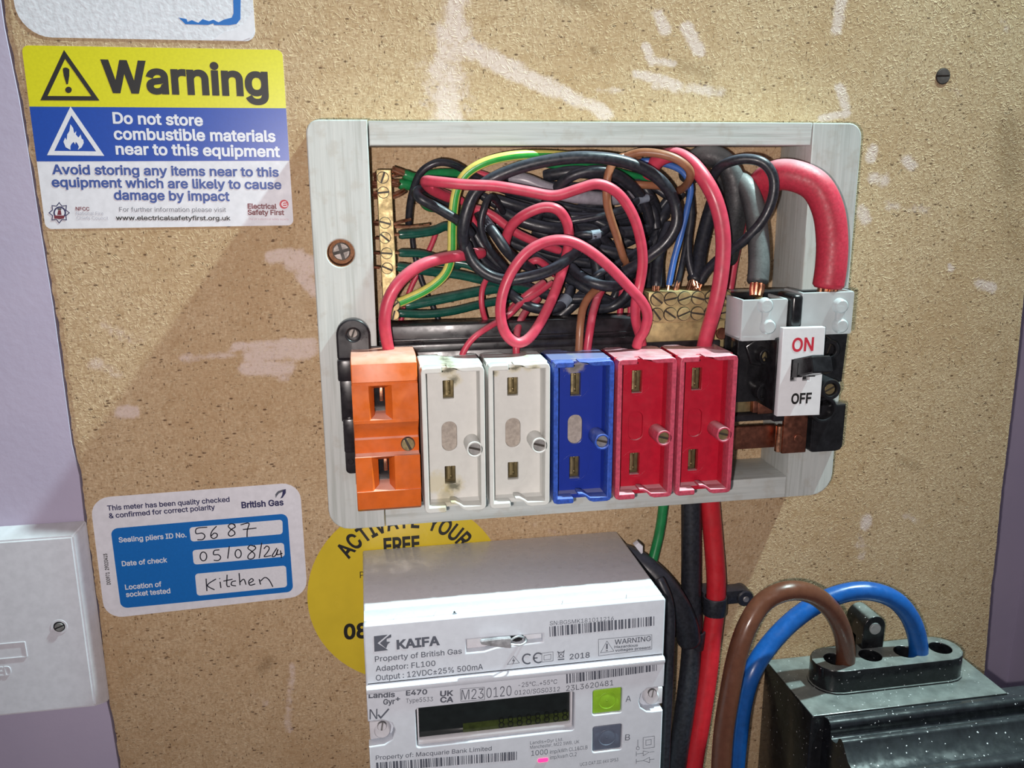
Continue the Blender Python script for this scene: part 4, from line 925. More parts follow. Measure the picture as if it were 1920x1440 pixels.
m = M(); m.shape([[(q[0] - 2.4, q[2] + 1.6), (q[0] - 0.4, q[2] + 3.0), (q[0] + 1.6, q[2] + 1.2), (q[0] + 1.7, q[2] - 2.2), (q[0] + 0.9, q[2] - 2.8)]], 20, 23.5, 0.3)
tag(obj('cable_tie', m, PAPER, None, (q[0], 22, q[2])), 'small white plastic tie end by the back right corner of the meter', 'tie')

# ------------------------------------------------------------------ stickers
def quad(d, pts): return [PXZ(x, y, d) for x, y in pts]
def avg_rect(d, pts):
    q = quad(d, pts); return ((q[0][0] + q[3][0]) / 2, (q[2][1] + q[3][1]) / 2, (q[1][0] + q[2][0]) / 2, (q[0][1] + q[1][1]) / 2)
def sheet(m, loop, d0, d1, mi=0): m.shape([loop], d0, d1, 0.0, m=mi); return m
def tri_icon(m, pts, w, d): m.pen(pts, w, d, closed=True)

# warning sticker
ws = thing('warning_sticker', 'yellow, blue and white Warning sticker at the upper left of the board', 'sticker', (-57, 0, -40))
x0, z0, x1, z1 = -105.6, -41.0, -8.8, 28.2
yb, bb = -4 + 8.6, -15.4
yb = PXZ(300, 201.5, 0)[1]; bb = PXZ(300, 302, 0)[1]
m = M(); sheet(m, rrect(x0, z0, x1, z1, 2.4), 0.02, 0.16); obj('label_paper', m, PAPER, ws)
m = M(); sheet(m, rrect(x0, yb, x1, z1, (0, 0, 2.4, 2.4)), 0.15, 0.19); obj('yellow_band', m, I_YELLOW, ws)
m = M(); sheet(m, rrect(x0, bb, x1, yb, 0), 0.15, 0.19); obj('blue_band', m, I_BLUE, ws)
TD = 0.24
def put(par, mat, d, items, name='lettering', **kw):
    """each item one line of print, one part"""
    for it in items:
        m = M(); m.text(it[0], it[1], it[2], it[3], d, bold=it[4] if len(it) > 4 else 0.0); obj(name, m, mat, par, fix=False, smooth=False, **kw)
put(ws, I_BLACK, TD, [('Warning', (193.5, 171), (504, 178.5), 56, 0.03)])
put(ws, I_WHITE, TD, [('Do not store', (212, 231), (381, 235.5), 20, 0.025), ('combustible materials', (214, 261), (517, 265.5), 20.5, 0.025), ('near to this equipment', (217.5, 289), (525.5, 294), 20, 0.025)])
put(ws, I_BTEXT, TD, [('Avoid storing any items near to this', (98, 326), (523, 331), 17, 0.025), ('equipment which are likely to cause', (97.5, 350), (528, 354.5), 17, 0.025), ('damage by impact', (214, 374), (431, 376.5), 17, 0.025)])
put(ws, I_MAROON, TD, [('NFCC', (142, 394.5), (168, 395), 6.5, 0.02), ('Electrical', (464.5, 391), (519, 391.5), 9, 0.03), ('Safety First', (464.5, 402.5), (533, 403), 9, 0.03)])
put(ws, I_PALE, TD, [('National Fire', (143, 403), (194, 403.5), 6.5), ('Chiefs Council', (144, 412), (203, 412.5), 6.5)])
put(ws, I_GREY, TD, [('For further information please visit', (224, 397), (424, 397.5), 8.5)])
put(ws, I_BLACK, TD, [('www.electricalsafetyfirst.org.uk', (217.5, 412.5), (432.5, 413), 8, 0.02)])
put(ws, I_PINK, TD, [("The UK's electrical safety experts", (466, 412.5), (541, 413), 4)])
m = M(); m.pen([(121, 102), (179, 184.5), (82.5, 184)], 8, TD, closed=True)
m.flat(quad(TD, [(118, 128), (122, 126.5), (126, 127), (130, 130), (130, 142), (127.5, 158), (124.5, 158), (119.5, 142), (118, 132)]), TD); m.flat(quad(TD, [(128.5 + 6.2 * math.cos(a), 168.5 + 6.0 * math.sin(a)) for a in np.linspace(0, 6.28, 18, endpoint=False)]), TD)
obj('hazard_triangle', m, I_BLACK, ws, fix=False, smooth=False)
m = M(); m.pen([(133, 208), (188, 288), (95, 287)], 8, TD, closed=True)
fl = [(132, 281), (123, 276), (119, 266), (122, 258), (125, 263), (126, 252), (130, 246), (132, 233), (137, 240), (139, 250), (143, 246), (142, 252), (147, 258), (150, 254), (151, 252), (153, 260), (156, 262), (157, 268), (153, 276), (146, 281), (148, 275), (145, 269), (142, 266), (141, 271), (138, 266), (134, 270), (132, 274)]
m.shape([quad(TD, fl)], TD - 0.03, TD)
obj('flame_triangle', m, I_WHITE, ws, fix=False, smooth=False)
# badge: an eight pointed star with a ring, and the swirl by the safety body's name
bc = (111, 399)
m = M(); st = [(bc[0] + (19 if k % 2 == 0 else 13.5) * math.cos(k * math.pi / 8 + math.pi / 2), bc[1] + (19 if k % 2 == 0 else 13.5) * math.sin(k * math.pi / 8 + math.pi / 2)) for k in range(16)]
m.shape([quad(TD, st)], TD - 0.03, TD, m=1)
cc_ = lambda r: quad(TD + 0.05, [(bc[0] + 1 + r * math.cos(a), bc[1] + r * math.sin(a)) for a in np.linspace(0, 2 * math.pi, 24, endpoint=False)])
m.pen([(p[0], p[1]) for p in st], 1.6, TD + 0.03, m=0, closed=True); m.flat(cc_(12), TD + 0.05, 0); m.flat(cc_(9), TD + 0.08, 1)
m.flat(quad(TD + 0.11, [(101, 404), (121, 404), (120, 410), (102, 410)]), TD + 0.11, 2); m.flat(quad(TD + 0.11, [(109, 394), (114, 394), (115.5, 403), (107.5, 403)]), TD + 0.11, 2); m.pen([(108, 392), (115, 392)], 2.5, TD + 0.12, 3)
obj('badge', m, [I_NAVY, I_WHITE, I_MAROON, I_BLACK], ws, fix=False, smooth=False, label='star shaped crest with a blue ring')
m = M(); ec = (532.5, 383); m.flat(quad(TD, [(ec[0] + 8.5 * math.cos(a), ec[1] + 8.5 * math.sin(a)) for a in np.linspace(0, 2 * math.pi, 24, endpoint=False)]), TD)
m.pen([(ec[0] + 5.5 * math.cos(a) + 1.5, ec[1] + 4.5 * math.sin(a)) for a in np.linspace(0.5, 5.2, 14)], 1.8, TD + 0.05, 1); m.pen([(ec[0] - 2.5, ec[1]), (ec[0] + 6, ec[1] - 0.5)], 1.6, TD + 0.05, 1)
obj('swirl_logo', m, [I_RED, I_WHITE], ws, fix=False, smooth=False, label='red swirl mark')

# quality check sticker
DQ = 0
qs = thing('quality_check_sticker', 'blue and white meter check sticker with handwritten entries, low on the left', 'sticker', (-57, 0, -214))
cor = quad(0, [(168.5, 934), (562, 904), (577, 1117), (197, 1160)])
def rquad(c4, r, n=6):
    out = []
    for i in range(4):
        p = np.array(c4[i]); a = np.array(c4[i - 1]); b = np.array(c4[(i + 1) % 4])
        u = (a - p) / np.linalg.norm(a - p); v = (b - p) / np.linalg.norm(b - p)
        for k in range(n + 1):
            th = k / n * math.pi / 2
            out.append(tuple(p + u * r * (1 - math.sin(th)) + v * r * (1 - math.cos(th))))
    return out
m = M(); sheet(m, rquad(cor, 8.0), 0.02, 0.17); obj('label_paper', m, PAPER, qs)
m = M(); sheet(m, rquad(quad(0, [(207.5, 991), (539, 962.5), (550, 1109), (227, 1140.5)]), 3.0), 0.16, 0.20); obj('blue_panel', m, I_CYAN, qs)
cv = lambda x, y: (160 + x / 4.571, 900 + y / 4.571)
for c4 in ([(892, 405), (1690, 338), (1692, 462), (905, 527)], [(918, 600), (1702, 536), (1710, 655), (930, 724)], [(940, 803), (1720, 731), (1730, 915), (958, 991)]):
    m = M(); sheet(m, rquad(quad(0, [cv(*p) for p in c4]), 1.4), 0.19, 0.22); obj('entry_box', m, I_WHITE, qs)
put(qs, I_NAVY, 0.25, [('This meter has been quality checked', (201.6, 957.3), (430.8, 940.5), 9, 0.02), ('& confirmed for correct polarity', (204.8, 971.8), (403.5, 955), 9, 0.02), ('British Gas', (453, 952.7), (532, 947), 11, 0.03)])
put(qs, I_WHITE, 0.25, [('Sealing pliers ID No.', (223, 1017), (350, 1007), 9, 0.02), ('Date of check', (229, 1061.5), (314, 1054), 9, 0.02), ('Location of', (235, 1105.6), (303.3, 1099.5), 9, 0.02), ('socket tested', (236.6, 1119.4), (319.7, 1112), 9, 0.02)])
put(qs, I_BLACK, 0.25, [('D00971  29020415', (207.5, 1096), (200.5, 1038), 6.5, 0.02)])
m = M(); m.shape([quad(0.25, [(517, 934), (516, 927), (521, 921), (530, 918), (536, 917), (536, 924), (531, 931), (526, 934), (529, 928), (530, 922), (523, 925), (519, 930)])], 0.22, 0.25); m.shape([quad(0.25, [(530, 920), (536, 917), (535.5, 925), (530, 933), (525, 935), (529, 930)])], 0.24, 0.27, m=1)
obj('leaf_logo', m, [I_GREY, I_NAVY], qs, fix=False, smooth=False)
HW = [[[(1045, 405), (955, 415), (950, 460), (1000, 455), (1025, 480), (1005, 510), (960, 512)], [(1125, 395), (1085, 440), (1075, 480), (1095, 502), (1125, 490), (1130, 465), (1105, 455), (1080, 478)], [(1285, 385), (1250, 375), (1225, 395), (1245, 420), (1275, 440), (1280, 465), (1245, 482), (1225, 460), (1250, 425), (1285, 402), (1270, 378)], [(1330, 385), (1402, 370), (1388, 430), (1386, 490)], [(1350, 425), (1467, 412)]],
      [[(1012 + 28 * math.cos(a), 655 + 38 * math.sin(a)) for a in np.linspace(-1.2, 5.3, 14)], [(1150, 598), (1105, 605), (1100, 640), (1140, 640), (1160, 665), (1140, 690), (1100, 688)], [(1234, 568), (1220, 674)], [(1310 + 26 * math.cos(a), 632 + 36 * math.sin(a)) for a in np.linspace(-1.2, 5.3, 14)], [(1455, 572), (1415, 560), (1393, 585), (1425, 610), (1452, 640), (1438, 672), (1400, 676), (1395, 648), (1428, 614), (1460, 585), (1445, 560)], [(1512, 538), (1490, 670)], [(1530, 590), (1555, 566), (1577, 585), (1560, 620), (1533, 657), (1592, 648)], [(1642, 583), (1600, 652), (1630, 648), (1652, 592), (1642, 640), (1690, 628)], [(1672, 603), (1682, 668)]],
      [[(1035, 845), (1042, 952)], [(1120, 848), (1045, 902), (1108, 942)], [(1155, 872), (1162, 926)], [(1148, 843), (1154, 848)], [(1215, 812), (1213, 905), (1240, 912)], [(1183, 867), (1262, 850)], [(1292, 865), (1258, 872), (1252, 900), (1292, 908)], [(1318, 798), (1326, 902)], [(1326, 875), (1358, 850), (1377, 897)], [(1405, 884), (1440, 862), (1425, 845), (1400, 870), (1412, 902), (1457, 890)], [(1490, 850), (1502, 897)], [(1500, 868), (1540, 835), (1577, 860), (1607, 917)]]]
for row in HW:
    m = M()
    for stq in row:
        q2 = spline([(x, y, 0) for x, y in stq], 6, 1) if len(stq) > 2 else [(x, y, 0) for x, y in stq]
        m.pen([cv(p[0], p[1]) for p in q2], 2.1, 0.26)
    obj('handwriting', m, I_PEN, qs, fix=False, smooth=False)

# torn sticker at the top edge
ts = thing('torn_sticker', 'white sticker with its printed face torn off, above the Warning sticker', 'sticker', (-62, 0, 31))
m = M(); sheet(m, rrect(-106.2, 31.2, -18.8, 92, (12, 4, 4, 12), 8), 0.02, 0.2); obj('torn_backing', m, TORN, ts)
blue = [(335, 33), (350, 36), (352, 41), (360, 38), (372, 43), (380, 36), (392, 40), (400, 37), (410, 42), (420, 37), (435, 33), (438, 25), (436, -60), (452, -60), (451, 36), (444, 45), (430, 47.5), (402, 47), (400, 44), (390, 47), (348, 45.5)]
m = M(); m.shape([quad(0, blue)], 0.19, 0.26); obj('blue_print', m, I_CYAN, ts, label='remains of a sky blue printed border')
m = M(); cq = quad(0.3, [(400, 74), (455, 76), (470, 70), (478, 58), (476, 20), (456, 45), (440, 55), (420, 60)])
m.shape([cq], 0.2, 0.32); obj('smooth_corner', m, PAPER, ts, label='untorn smooth corner of the sticker')

# yellow round sticker behind the meter
yc, yr = (33.0, -213.3), 46.5
ys = thing('round_sticker', 'round yellow sticker half hidden behind the meter', 'sticker', (33, 0, -213))
m = M(); m.shape([circ(yc[0], yc[1], yr, 64)], 0.01, 0.14); obj('vinyl_disc', m, YDISC, ys)
ch = 'ACTIVATE YOUR'
wd = {'I': 0.45, ' ': 0.55}
q0 = PXZ(643, 1028, 0.2); q1 = PXZ(866, 1016, 0.2)
a0 = math.atan2(q0[1] - yc[1], q0[0] - yc[0]); a1 = math.atan2(q1[1] - yc[1], q1[0] - yc[0])
ws_ = [wd.get(c, 1.0) for c in ch]; cum = np.cumsum([0] + ws_[:-1]) + np.array(ws_) / 2; cum = (cum - cum[0]) / (cum[-1] - cum[0])
rr = 0.5 * (math.dist(q0, yc) + math.dist(q1, yc))
m = M()
for c, f in zip(ch, cum):
    if c == ' ': continue
    a = a0 + (a1 - a0) * f
    co, tri = text_mesh(c, 0.025); co = co.copy(); co[:, 0] -= (co[:, 0].min() + co[:, 0].max()) / 2; co[:, 1] -= CAPH / 2
    hh = 7.6; co *= np.array([hh / CAPH * 0.72, hh / CAPH])
    er = np.array([math.cos(a), math.sin(a)]); et = np.array([math.sin(a), -math.cos(a)])
    pp = np.array(yc) + er * rr + co[:, :1] * et + co[:, 1:] * er
    m.add([(u, 0.2, v) for u, v in pp], tri)
obj('lettering', m, I_BLACK, ys, fix=False, smooth=False, label='curved words ACTIVATE YOUR')
put(ys, I_BLACK, 0.2, [('FREE', (720, 1037.5), (787.5, 1032), 27, 0.03), ('P', (675, 1084), (683, 1083.5), 12, 0.0), ('08', (645, 1198), (690, 1194.5), 26, 0.035)])

# ------------------------------------------------------------------ electricity meter
MX0, MX1, MT, MF = 12.6, 135.3, -189.8, 70.0
mt_ = thing('electricity_meter', 'white smart electricity meter with a dark display and a green button', 'meter', (74, 0, -330))
m = M(); m.box(MX0 + 0.3, MX1 - 0.3, 0.4, 58.0, -216, MT, 0.9, seg=3); m.box(MX0 + 0.3, MX1 - 0.3, 57.6, 66.3, -216, MT - 0.25, 0.4); obj('hub_case', m, MGREY, mt_, label='pale grey top casing')
m = M()
GRV = avg_rect(70, [(874, 1199), (1017, 1188), (1018, 1210), (876, 1224)])
m.shape([rrect(MX0, -216, MX1, MT - 0.2, (0.3, 0.3, 1.2, 1.2)), [(GRV[0], GRV[1]), (GRV[0] + 7, GRV[1]), (GRV[0] + 12, GRV[1] + 1.2), (GRV[2], GRV[1] + 1.6), (GRV[2], GRV[3] - 0.6), (GRV[0] + 8, GRV[3]), (GRV[0], GRV[3])]], 66.3, MF, 0.7, res=2)
for px in (708, 760, 835, 870, 1075, 1195):
    q = PXZ(px, 1160 - (px - 690) * 0.085, 68); m.shape([[(q[0] - 4.5, 67.5), (q[0] - 3.4, 64.2), (q[0] + 3.4, 64.2), (q[0] + 4.5, 67.5)]], MT - 1.4, MT + 0.35, 0.2, axis='z')
hub = obj('hub_front', m, MWHITE, mt_)
BF = 71.6
LC = avg_rect(BF, [(778, 1327), (1078, 1299), (1076, 1368), (783, 1403)])
G1 = avg_rect(BF, [(1111, 1296), (1167, 1288), (1166, 1335), (1112, 1342)]); G2 = avg_rect(BF, [(1111, 1364), (1166, 1357), (1166, 1404), (1112, 1412)])
PK1 = avg_rect(BF, [(686, 1352), (741, 1350), (741, 1396), (690, 1401)]); PK2 = avg_rect(BF, [(1197, 1292), (1246, 1288), (1244, 1331), (1199, 1338)])
m = M(); m.box(MX0 + 0.6, MX1 - 0.3, 0.4, 66.6, -330, -216.2, 0.6)
def pk_left(r): return rrect(MX0 - 1, r[1], r[2], r[3], (0, (r[3] - r[1]) * 0.45, (r[3] - r[1]) * 0.45, 0), 8)
outer = [(MX0, -330), (MX1, -330), (MX1, PK2[1])] + [(p) for p in [(PK2[2] - 5, PK2[1]), (PK2[0] + 3.5, PK2[1] + 0.4), (PK2[0] + 0.8, PK2[1] + 2.6), (PK2[0], PK2[1] + 5.5), (PK2[0] + 0.8, PK2[3] - 2.4), (PK2[0] + 3.5, PK2[3])]] + [(MX1, PK2[3]), (MX1, -216.4), (MX0, -216.4), (MX0, PK1[3])] + [(PK1[2] - 4.5, PK1[3]), (PK1[2] - 1.2, PK1[3] - 1.8), (PK1[2], PK1[3] - 5), (PK1[2] - 1.2, PK1[1] + 2.4), (PK1[2] - 4.5, PK1[1] + 0.4)] + [(MX0, PK1[1])]
m.shape([outer, rrect(*LC, 1.2, 4), rrect(*G1, 1.0, 3), rrect(*G2, 1.0, 3)], 66.4, BF, 0.45, res=2)
m.shape([[(60, -218.6), (62, -216.2), (BF - 0.6, -216.2), (BF + 0.5, -216.9), (BF + 0.6, -218.0), (BF, -219.2)]], MX0, MX1, 0.3, axis='x', res=2)
body = obj('meter_body', m, MWHITE, mt_)
# display
m = M(); m.box(LC[0] - 0.2, LC[2] + 0.2, 66.4, 67.2, LC[1] - 0.2, LC[3] + 0.2); m.box(LC[0] + 1.2, LC[2] - 1.4, 67.1, 68.6, LC[1] + 2.6, LC[3] - 0.6, 0.2); obj('display_glass', m, LCD, mt_)
m = M(); gl = avg_rect(68.7, [(868, 1340), (1066, 1312), (1066, 1352), (868, 1376)]); m.flat([(gl[0], gl[1] + 0.2), (gl[2], gl[1] + 0.2), (gl[2], gl[1] + 4.6), (gl[0], gl[1] + 4.6)], 68.66); obj('lit_band', m, LCDG, mt_, fix=False, smooth=False)
m = M()
for k in range(8):
    px = 935 + 17 * k; m.text('8', (px, 1366 - 2.1 * k), (px + 11, 1364.6 - 2.1 * k), 20, 68.72)
obj('digits', m, LCDD, mt_, fix=False, smooth=False)
m = M(); m.box(LC[0] + 0.6, LC[2] - 0.6, 67.1, 70.8, LC[1] + 0.7, LC[1] + 2.6, 0.4); m.box(LC[0] + 0.5, LC[0] + 1.2, 67.1, 70.2, LC[1] + 1, LC[3] - 0.5, 0.2); m.box(LC[2] - 1.4, LC[2] - 0.5, 67.1, 70.2, LC[1] + 1, LC[3] - 0.5, 0.2); obj('display_bezel', m, MGREY, mt_, label='pale bezel inside the display opening')
for g, mtl, lab in ((G1, GRNBTN, 'green push button A'), (G2, GREYBTN, 'grey push button B')):
    cx_, cz_ = (g[0] + g[2]) / 2, (g[1] + g[3]) / 2
    m = M(); m.box(g[0] + 0.25, g[2] - 0.25, 66.5, 71.0, g[1] + 0.25, g[3] - 0.25, 0.6, seg=3)
    m.shape([circ(cx_, cz_, 4.0, 28), circ(cx_, cz_, 3.4, 28)], 70.9, 71.3, 0.2, res=2)
    b_ = obj('button', m, mtl, mt_, label=lab)
    m = M(); m.sphere((cx_, 71.0, cz_), 0.5, 8, sc=(1, 0.6, 1)); obj('button_pip', m, mtl, b_)
# pocket screws
for pk, sgn in ((PK1, -1), (PK2, 1)):
    cx_ = (pk[0] + pk[2]) / 2 + (1.0 if sgn > 0 else 0.5); cz_ = (pk[1] + pk[3]) / 2
    m = M(); m.cyl((cx_, 66.5, cz_ - 0.8), (cx_, 69.5, cz_ - 0.8), 3.6, 3.2, n=24, b=0.4); m.box(min(cx_, cx_ + sgn * 5), max(cx_, cx_ + sgn * 5), 66.5, 68.5, cz_ - 4.5, cz_ + 3.2, 0.4)
    s_ = obj('screw_cap', m, MGREY, mt_); m = M(); m.screw(cx_, 70.2, cz_ + 1.8, 1.7, ang=80, h=0.7); obj('screw', m, [MGREY, STEEL], s_)
# wire seal
q = P(930, 1206, 72.5); h0 = P(972, 1201, 70)
ws2 = thing('wire_seal', 'crimped silver wire seal lying in the groove of the meter front', 'seal', (q[0], 66, q[2]))
m = M()
L0 = P(901, 1205, 73.0); L1 = P(958, 1207, 73.5)
bm = bmesh.new(); bmesh.ops.create_cube(bm, size=1); bmesh.ops.subdivide_edges(bm, edges=bm.edges[:], cuts=2, use_grid_fill=True)
for v in bm.verts:
    f = v.co.x + 0.5; hz = (1.15 + 2.0 * min(1, f * 1.6)) * (1.0 if f < 0.9 else 1.15); th = 1.5 + 0.9 * abs(math.sin(f * 9)) * (0.5 - abs(v.co.z))
    v.co = (L0[0] + (L1[0] - L0[0]) * f, L0[1] + v.co.y * th * 1.3, L0[2] + (L1[2] - L0[2]) * f + v.co.z * hz * 1.25 + 0.4)
bmesh.ops.bevel(bm, geom=[e for e in bm.edges if e.calc_face_angle(0) > 0.8], offset=0.25, segments=2, affect='EDGES'); bm.verts.index_update()
m.add([v.co[:] for v in bm.verts], [[v.index for v in f.verts] for f in bm.faces]); bm.free()
obj('lead_crimp', m, LEAD, ws2, ang=25)
m = M(); m.tube(spline([P(955, 1207, 73), P(966, 1209, 73.5), P(977, 1209, 73.2), P(986, 1203, 72), P(984, 1195, 68.0)], 6), 0.42, 8, m=0); m.tube(spline([P(955, 1204, 73), P(962, 1197, 73), P(972, 1193, 72), P(981, 1195, 70), P(984, 1200, 67)], 6), 0.42, 8)
obj('seal_wire', m, LEAD, ws2)
m = M(); m.cyl((h0[0], 66.2, h0[2]), (h0[0], 67.0, h0[2]), 2.6, n=24); m.cyl((h0[0], 66.9, h0[2]), (h0[0], 67.6, h0[2]), 2.0, n=24)
obj('seal_hole', m, SWBLACK, mt_, label='dark hole the seal wire passes through')
# status lamp
q = PXZ(1018, 1425, BF); m = M(); m.shape([rrect(q[0] - 2.2, q[1] - 0.9, q[0] + 2.2, q[1] + 0.9, 0.7)], BF - 0.2, BF + 0.25, 0.1); obj('status_lamp', m, LEDM, mt_, label='glowing pinkish red indicator lamp')
# print on the hub
HD = MF + 0.06; BD = BF + 0.06
put(hub, I_GREY, HD, [('KAIFA', (744, 1217), (825, 1208.7), 16, 0.035), ('Property of British Gas', (703, 1241), (866, 1225.4), 10, 0.008), ('Adaptor: FL100', (704.6, 1259), (816.5, 1248.3), 10, 0.008), ('Output : 12VDC±25% 500mA', (705, 1276.5), (905.6, 1255), 10.5, 0.008), ('SN:BGSMK181011216', (1030.8, 1172.5), (1150.7, 1163), 7.5, 0.0), ('2018', (1068, 1236.6), (1105.6, 1232.8), 10, 0.01), ('WARNING', (1152.4, 1208.6), (1220.3, 1201.5), 9, 0.01), ('Hazardous', (1152, 1215.5), (1196, 1211.8), 4.5, 0.02), ('voltages present', (1153, 1222), (1220, 1215.8), 4.5, 0.02)])
m = M()
m.shape([quad(HD, [(701, 1193), (727, 1190), (708, 1206), (728, 1219), (702, 1222)])], HD - 0.04, HD); m.shape([quad(HD, [(731, 1190), (733.5, 1189.5), (733.5, 1195), (725, 1198), (725, 1203), (732, 1203.5), (727, 1208), (724, 1216), (712, 1206)])], HD - 0.04, HD)
obj('maker_logo', m, I_GREY, hub, fix=False, smooth=False)
def barcode(par, c4, d, n, seed, mat):
    r = random.Random(seed); q = [np.array(p) for p in quad(d, c4)]; m = M(); f = 0.0; vals = []
    while f < 1: w_ = r.choice((1, 1, 2, 3)) / n; g_ = r.choice((1, 1, 2)) / n; vals.append((f, min(1, f + w_))); f += w_ + g_
    for a, b in vals:
        m.flat([tuple(q[3] + (q[2] - q[3]) * a), tuple(q[3] + (q[2] - q[3]) * b), tuple(q[0] + (q[1] - q[0]) * b), tuple(q[0] + (q[1] - q[0]) * a)], d)
    obj('barcode', m, mat, par, fix=False, smooth=False)
barcode(hub, [(1030, 1175), (1226.7, 1155.5), (1226.7, 1173), (1030.8, 1194)], HD - 0.02, 130, 3, I_GREY)
barcode(body, [(1061.5, 1263), (1231.4, 1239), (1231.4, 1257.7), (1062, 1281.7)], BD, 120, 5, I_GREY)
barcode(body, [(705, 1430), (969, 1409), (969, 1425), (706, 1447)], BD, 190, 9, I_GREY)
m = M()
m.pen([(1122, 1199), (1222, 1190), (1222, 1217), (1122.5, 1230)], 0.9, HD, closed=True); m.pen([(1138, 1202), (1151, 1221), (1126, 1224)], 0.9, HD, closed=True); m.pen([(1138, 1207), (1138, 1217)], 3, HD); m.pen([(1138, 1219), (1138, 1221)], 3, HD)
m.pen([(963, 1230), (974, 1243), (951, 1246)], 0.9, HD, closed=True); m.shape([quad(HD, [(964, 1232), (960, 1240), (963, 1239), (961, 1247), (966, 1237), (963, 1238)])], HD - 0.03, HD)
for cx_, cy_, s0, s1 in ((989, 1235.5, 0.9, 5.4), (1009.5, 1233.5, 0.9, 5.4)):
    m.pen([(cx_ + 9 * math.cos(a), cy_ + 9 * math.sin(a)) for a in np.linspace(s0, s1, 14)], 3.0, HD)
m.pen([(1001, 1234), (1008, 1233.5)], 2.6, HD)
m.pen([(1016, 1225), (1037, 1222), (1037, 1239), (1016, 1241.5)], 0.9, HD, closed=True); m.pen([(1020, 1229), (1033, 1227), (1033, 1236), (1020, 1238)], 0.9, HD, closed=True)
m.pen([(1046, 1221), (1049, 1233), (1056, 1232), (1058, 1220)], 1.2, HD); m.pen([(1045, 1222), (1058, 1232)], 1.0, HD); m.pen([(1059, 1219), (1046, 1233)], 1.0, HD); m.pen([(1047, 1223.5), (1057.5, 1222.3)], 1.5, HD); m.pen([(1046, 1237), (1058, 1235.8)], 2.4, HD)
obj('marking', m, I_GREY, hub, fix=False, smooth=False, label='approval marks and warning box outline')
put(body, I_GREY, BD, [('Landis', (691, 1309), (740.4, 1306.7), 9.5, 0.025), ('Gyr', (718.5, 1321), (740.4, 1319.6), 9.5, 0.025), ('+', (741.5, 1314.5), (750.5, 1313.7), 9, 0.025), ('E470', (761, 1304), (801, 1301.5), 9, 0.025), ('UK', (825, 1305.6), (850, 1304), 9.5, 0.03), ('CA', (825, 1317), (850, 1316), 9.5, 0.03)])
put(body, I_GREY, BD, [('Type5533', (761, 1318), (811.7, 1314.6), 8), ('M23', (865, 1312.5), (906.5, 1309.5), 19, -0.005), ('0120', (912.3, 1309), (959, 1304.3), 19, -0.005), ('N', (692.8, 1349), (707.5, 1348), 19, 0.0), ('-25°C..+55°C', (972, 1289), (1044.5, 1282), 8.5), ('0120/SGS0312', (965, 1303.4), (1049.7, 1296), 8.5), ('23L3620481', (1061.5, 1296), (1150, 1284.8), 10), ('A', (1173, 1316), (1183, 1315), 11), ('B', (1172, 1388.5), (1181, 1387.5), 11),
    ('Property of: Macquarie Bank Limited', (704.6, 1425), (921.7, 1407), 8, 0.005), ('Landis+Gyr Ltd.', (994, 1396), (1055.6, 1389), 6), ('Manchester, M22 5WB, UK', (994, 1404.5), (1086, 1393.5), 6), ('1000', (996, 1417.4), (1027, 1414), 9.5), ('imp/kWh Cl.1&Cl.B', (1031, 1413.4), (1101.6, 1404.5), 7), ('imp/kvarh Cl.2', (1031, 1424), (1081, 1417.6), 7), ('UC3 CAT.III 6kV IP53', (1087.5, 1436.5), (1159.4, 1427), 6)])
m = M(); m.pen([(863, 1292), (908, 1288.5), (908.5, 1312), (864, 1315)], 0.9, BD, closed=True); m.pen([(709, 1340), (714, 1346), (729, 1329)], 3.2, BD)
m.pen([(1206, 1383), (1227, 1380), (1227, 1401), (1206, 1404)], 0.9, BD, closed=True); m.pen([(1211, 1388), (1221, 1386.5), (1221, 1396), (1211, 1397.5)], 0.9, BD, closed=True)
m.pen([(1196, 1387), (1196, 1400)], 1.0, BD); m.pen([(1196 + 3 * math.cos(a), 1403 + 3 * math.sin(a)) for a in np.linspace(0, 6.2, 10)], 0.9, BD)
for yy in (1413, 1427):
    m.pen([(1193, yy + 1), (1206, yy - 0.8)], 0.9, BD); m.pen([(1206, yy - 5), (1217, yy - 2.5), (1206, yy + 4)], 0.9, BD, closed=True) if yy == 1413 else m.pen([(1218, yy - 7), (1206, yy - 1), (1218, yy + 3)], 0.9, BD, closed=True); m.pen([(1218, yy - 2.5), (1227, yy - 3.8)], 0.9, BD); m.pen([(1193, yy - 4), (1193, yy + 5)], 0.9, BD)
obj('marking', m, I_GREY, body, fix=False, smooth=False, label='approval box, tick and circuit symbols')

# ------------------------------------------------------------------ black service cutout
cu = thing('service_cutout', 'dusty black service cutout with four cable holes, low on the right', 'cutout', (275, 0, -400))
ZT = -269.0
m = M()
m.box(217.5, 321, 0.4, 50, -400, ZT, 1.0, seg=3)
obj('cutout_body', m, CUT, cu, ang=30)
prof = [(44, -400), (44, ZT - 1.0), (50, ZT - 0.8)]
def arc(cx, cz, r, a0, a1, n=8): return [(cx + r * math.cos(math.radians(a0 + (a1 - a0) * k / n)), cz + r * math.sin(math.radians(a0 + (a1 - a0) * k / n))) for k in range(n + 1)]
prof += arc(53.2, ZT - 3.3, 3.3, 100, -5) + arc(58.6, ZT - 5.6, 2.1, 175, 290)[::1] + [(61.5, ZT - 7.0), (62.6, ZT - 5.6)]
prof += arc(65.2, ZT - 4.6, 2.3, 165, 35) + [(72, ZT - 9.2), (77.5, ZT - 10.9)] + arc(82.3, ZT - 12.0, 4.2, 140, -5, 10) + [(86.6, ZT - 20), (86.6, -400)]
m = M(); m.shape([prof], 223.5, 348, 0.0, axis='x')
obj('fuse_cover', m, BAKE, cu, ang=50)
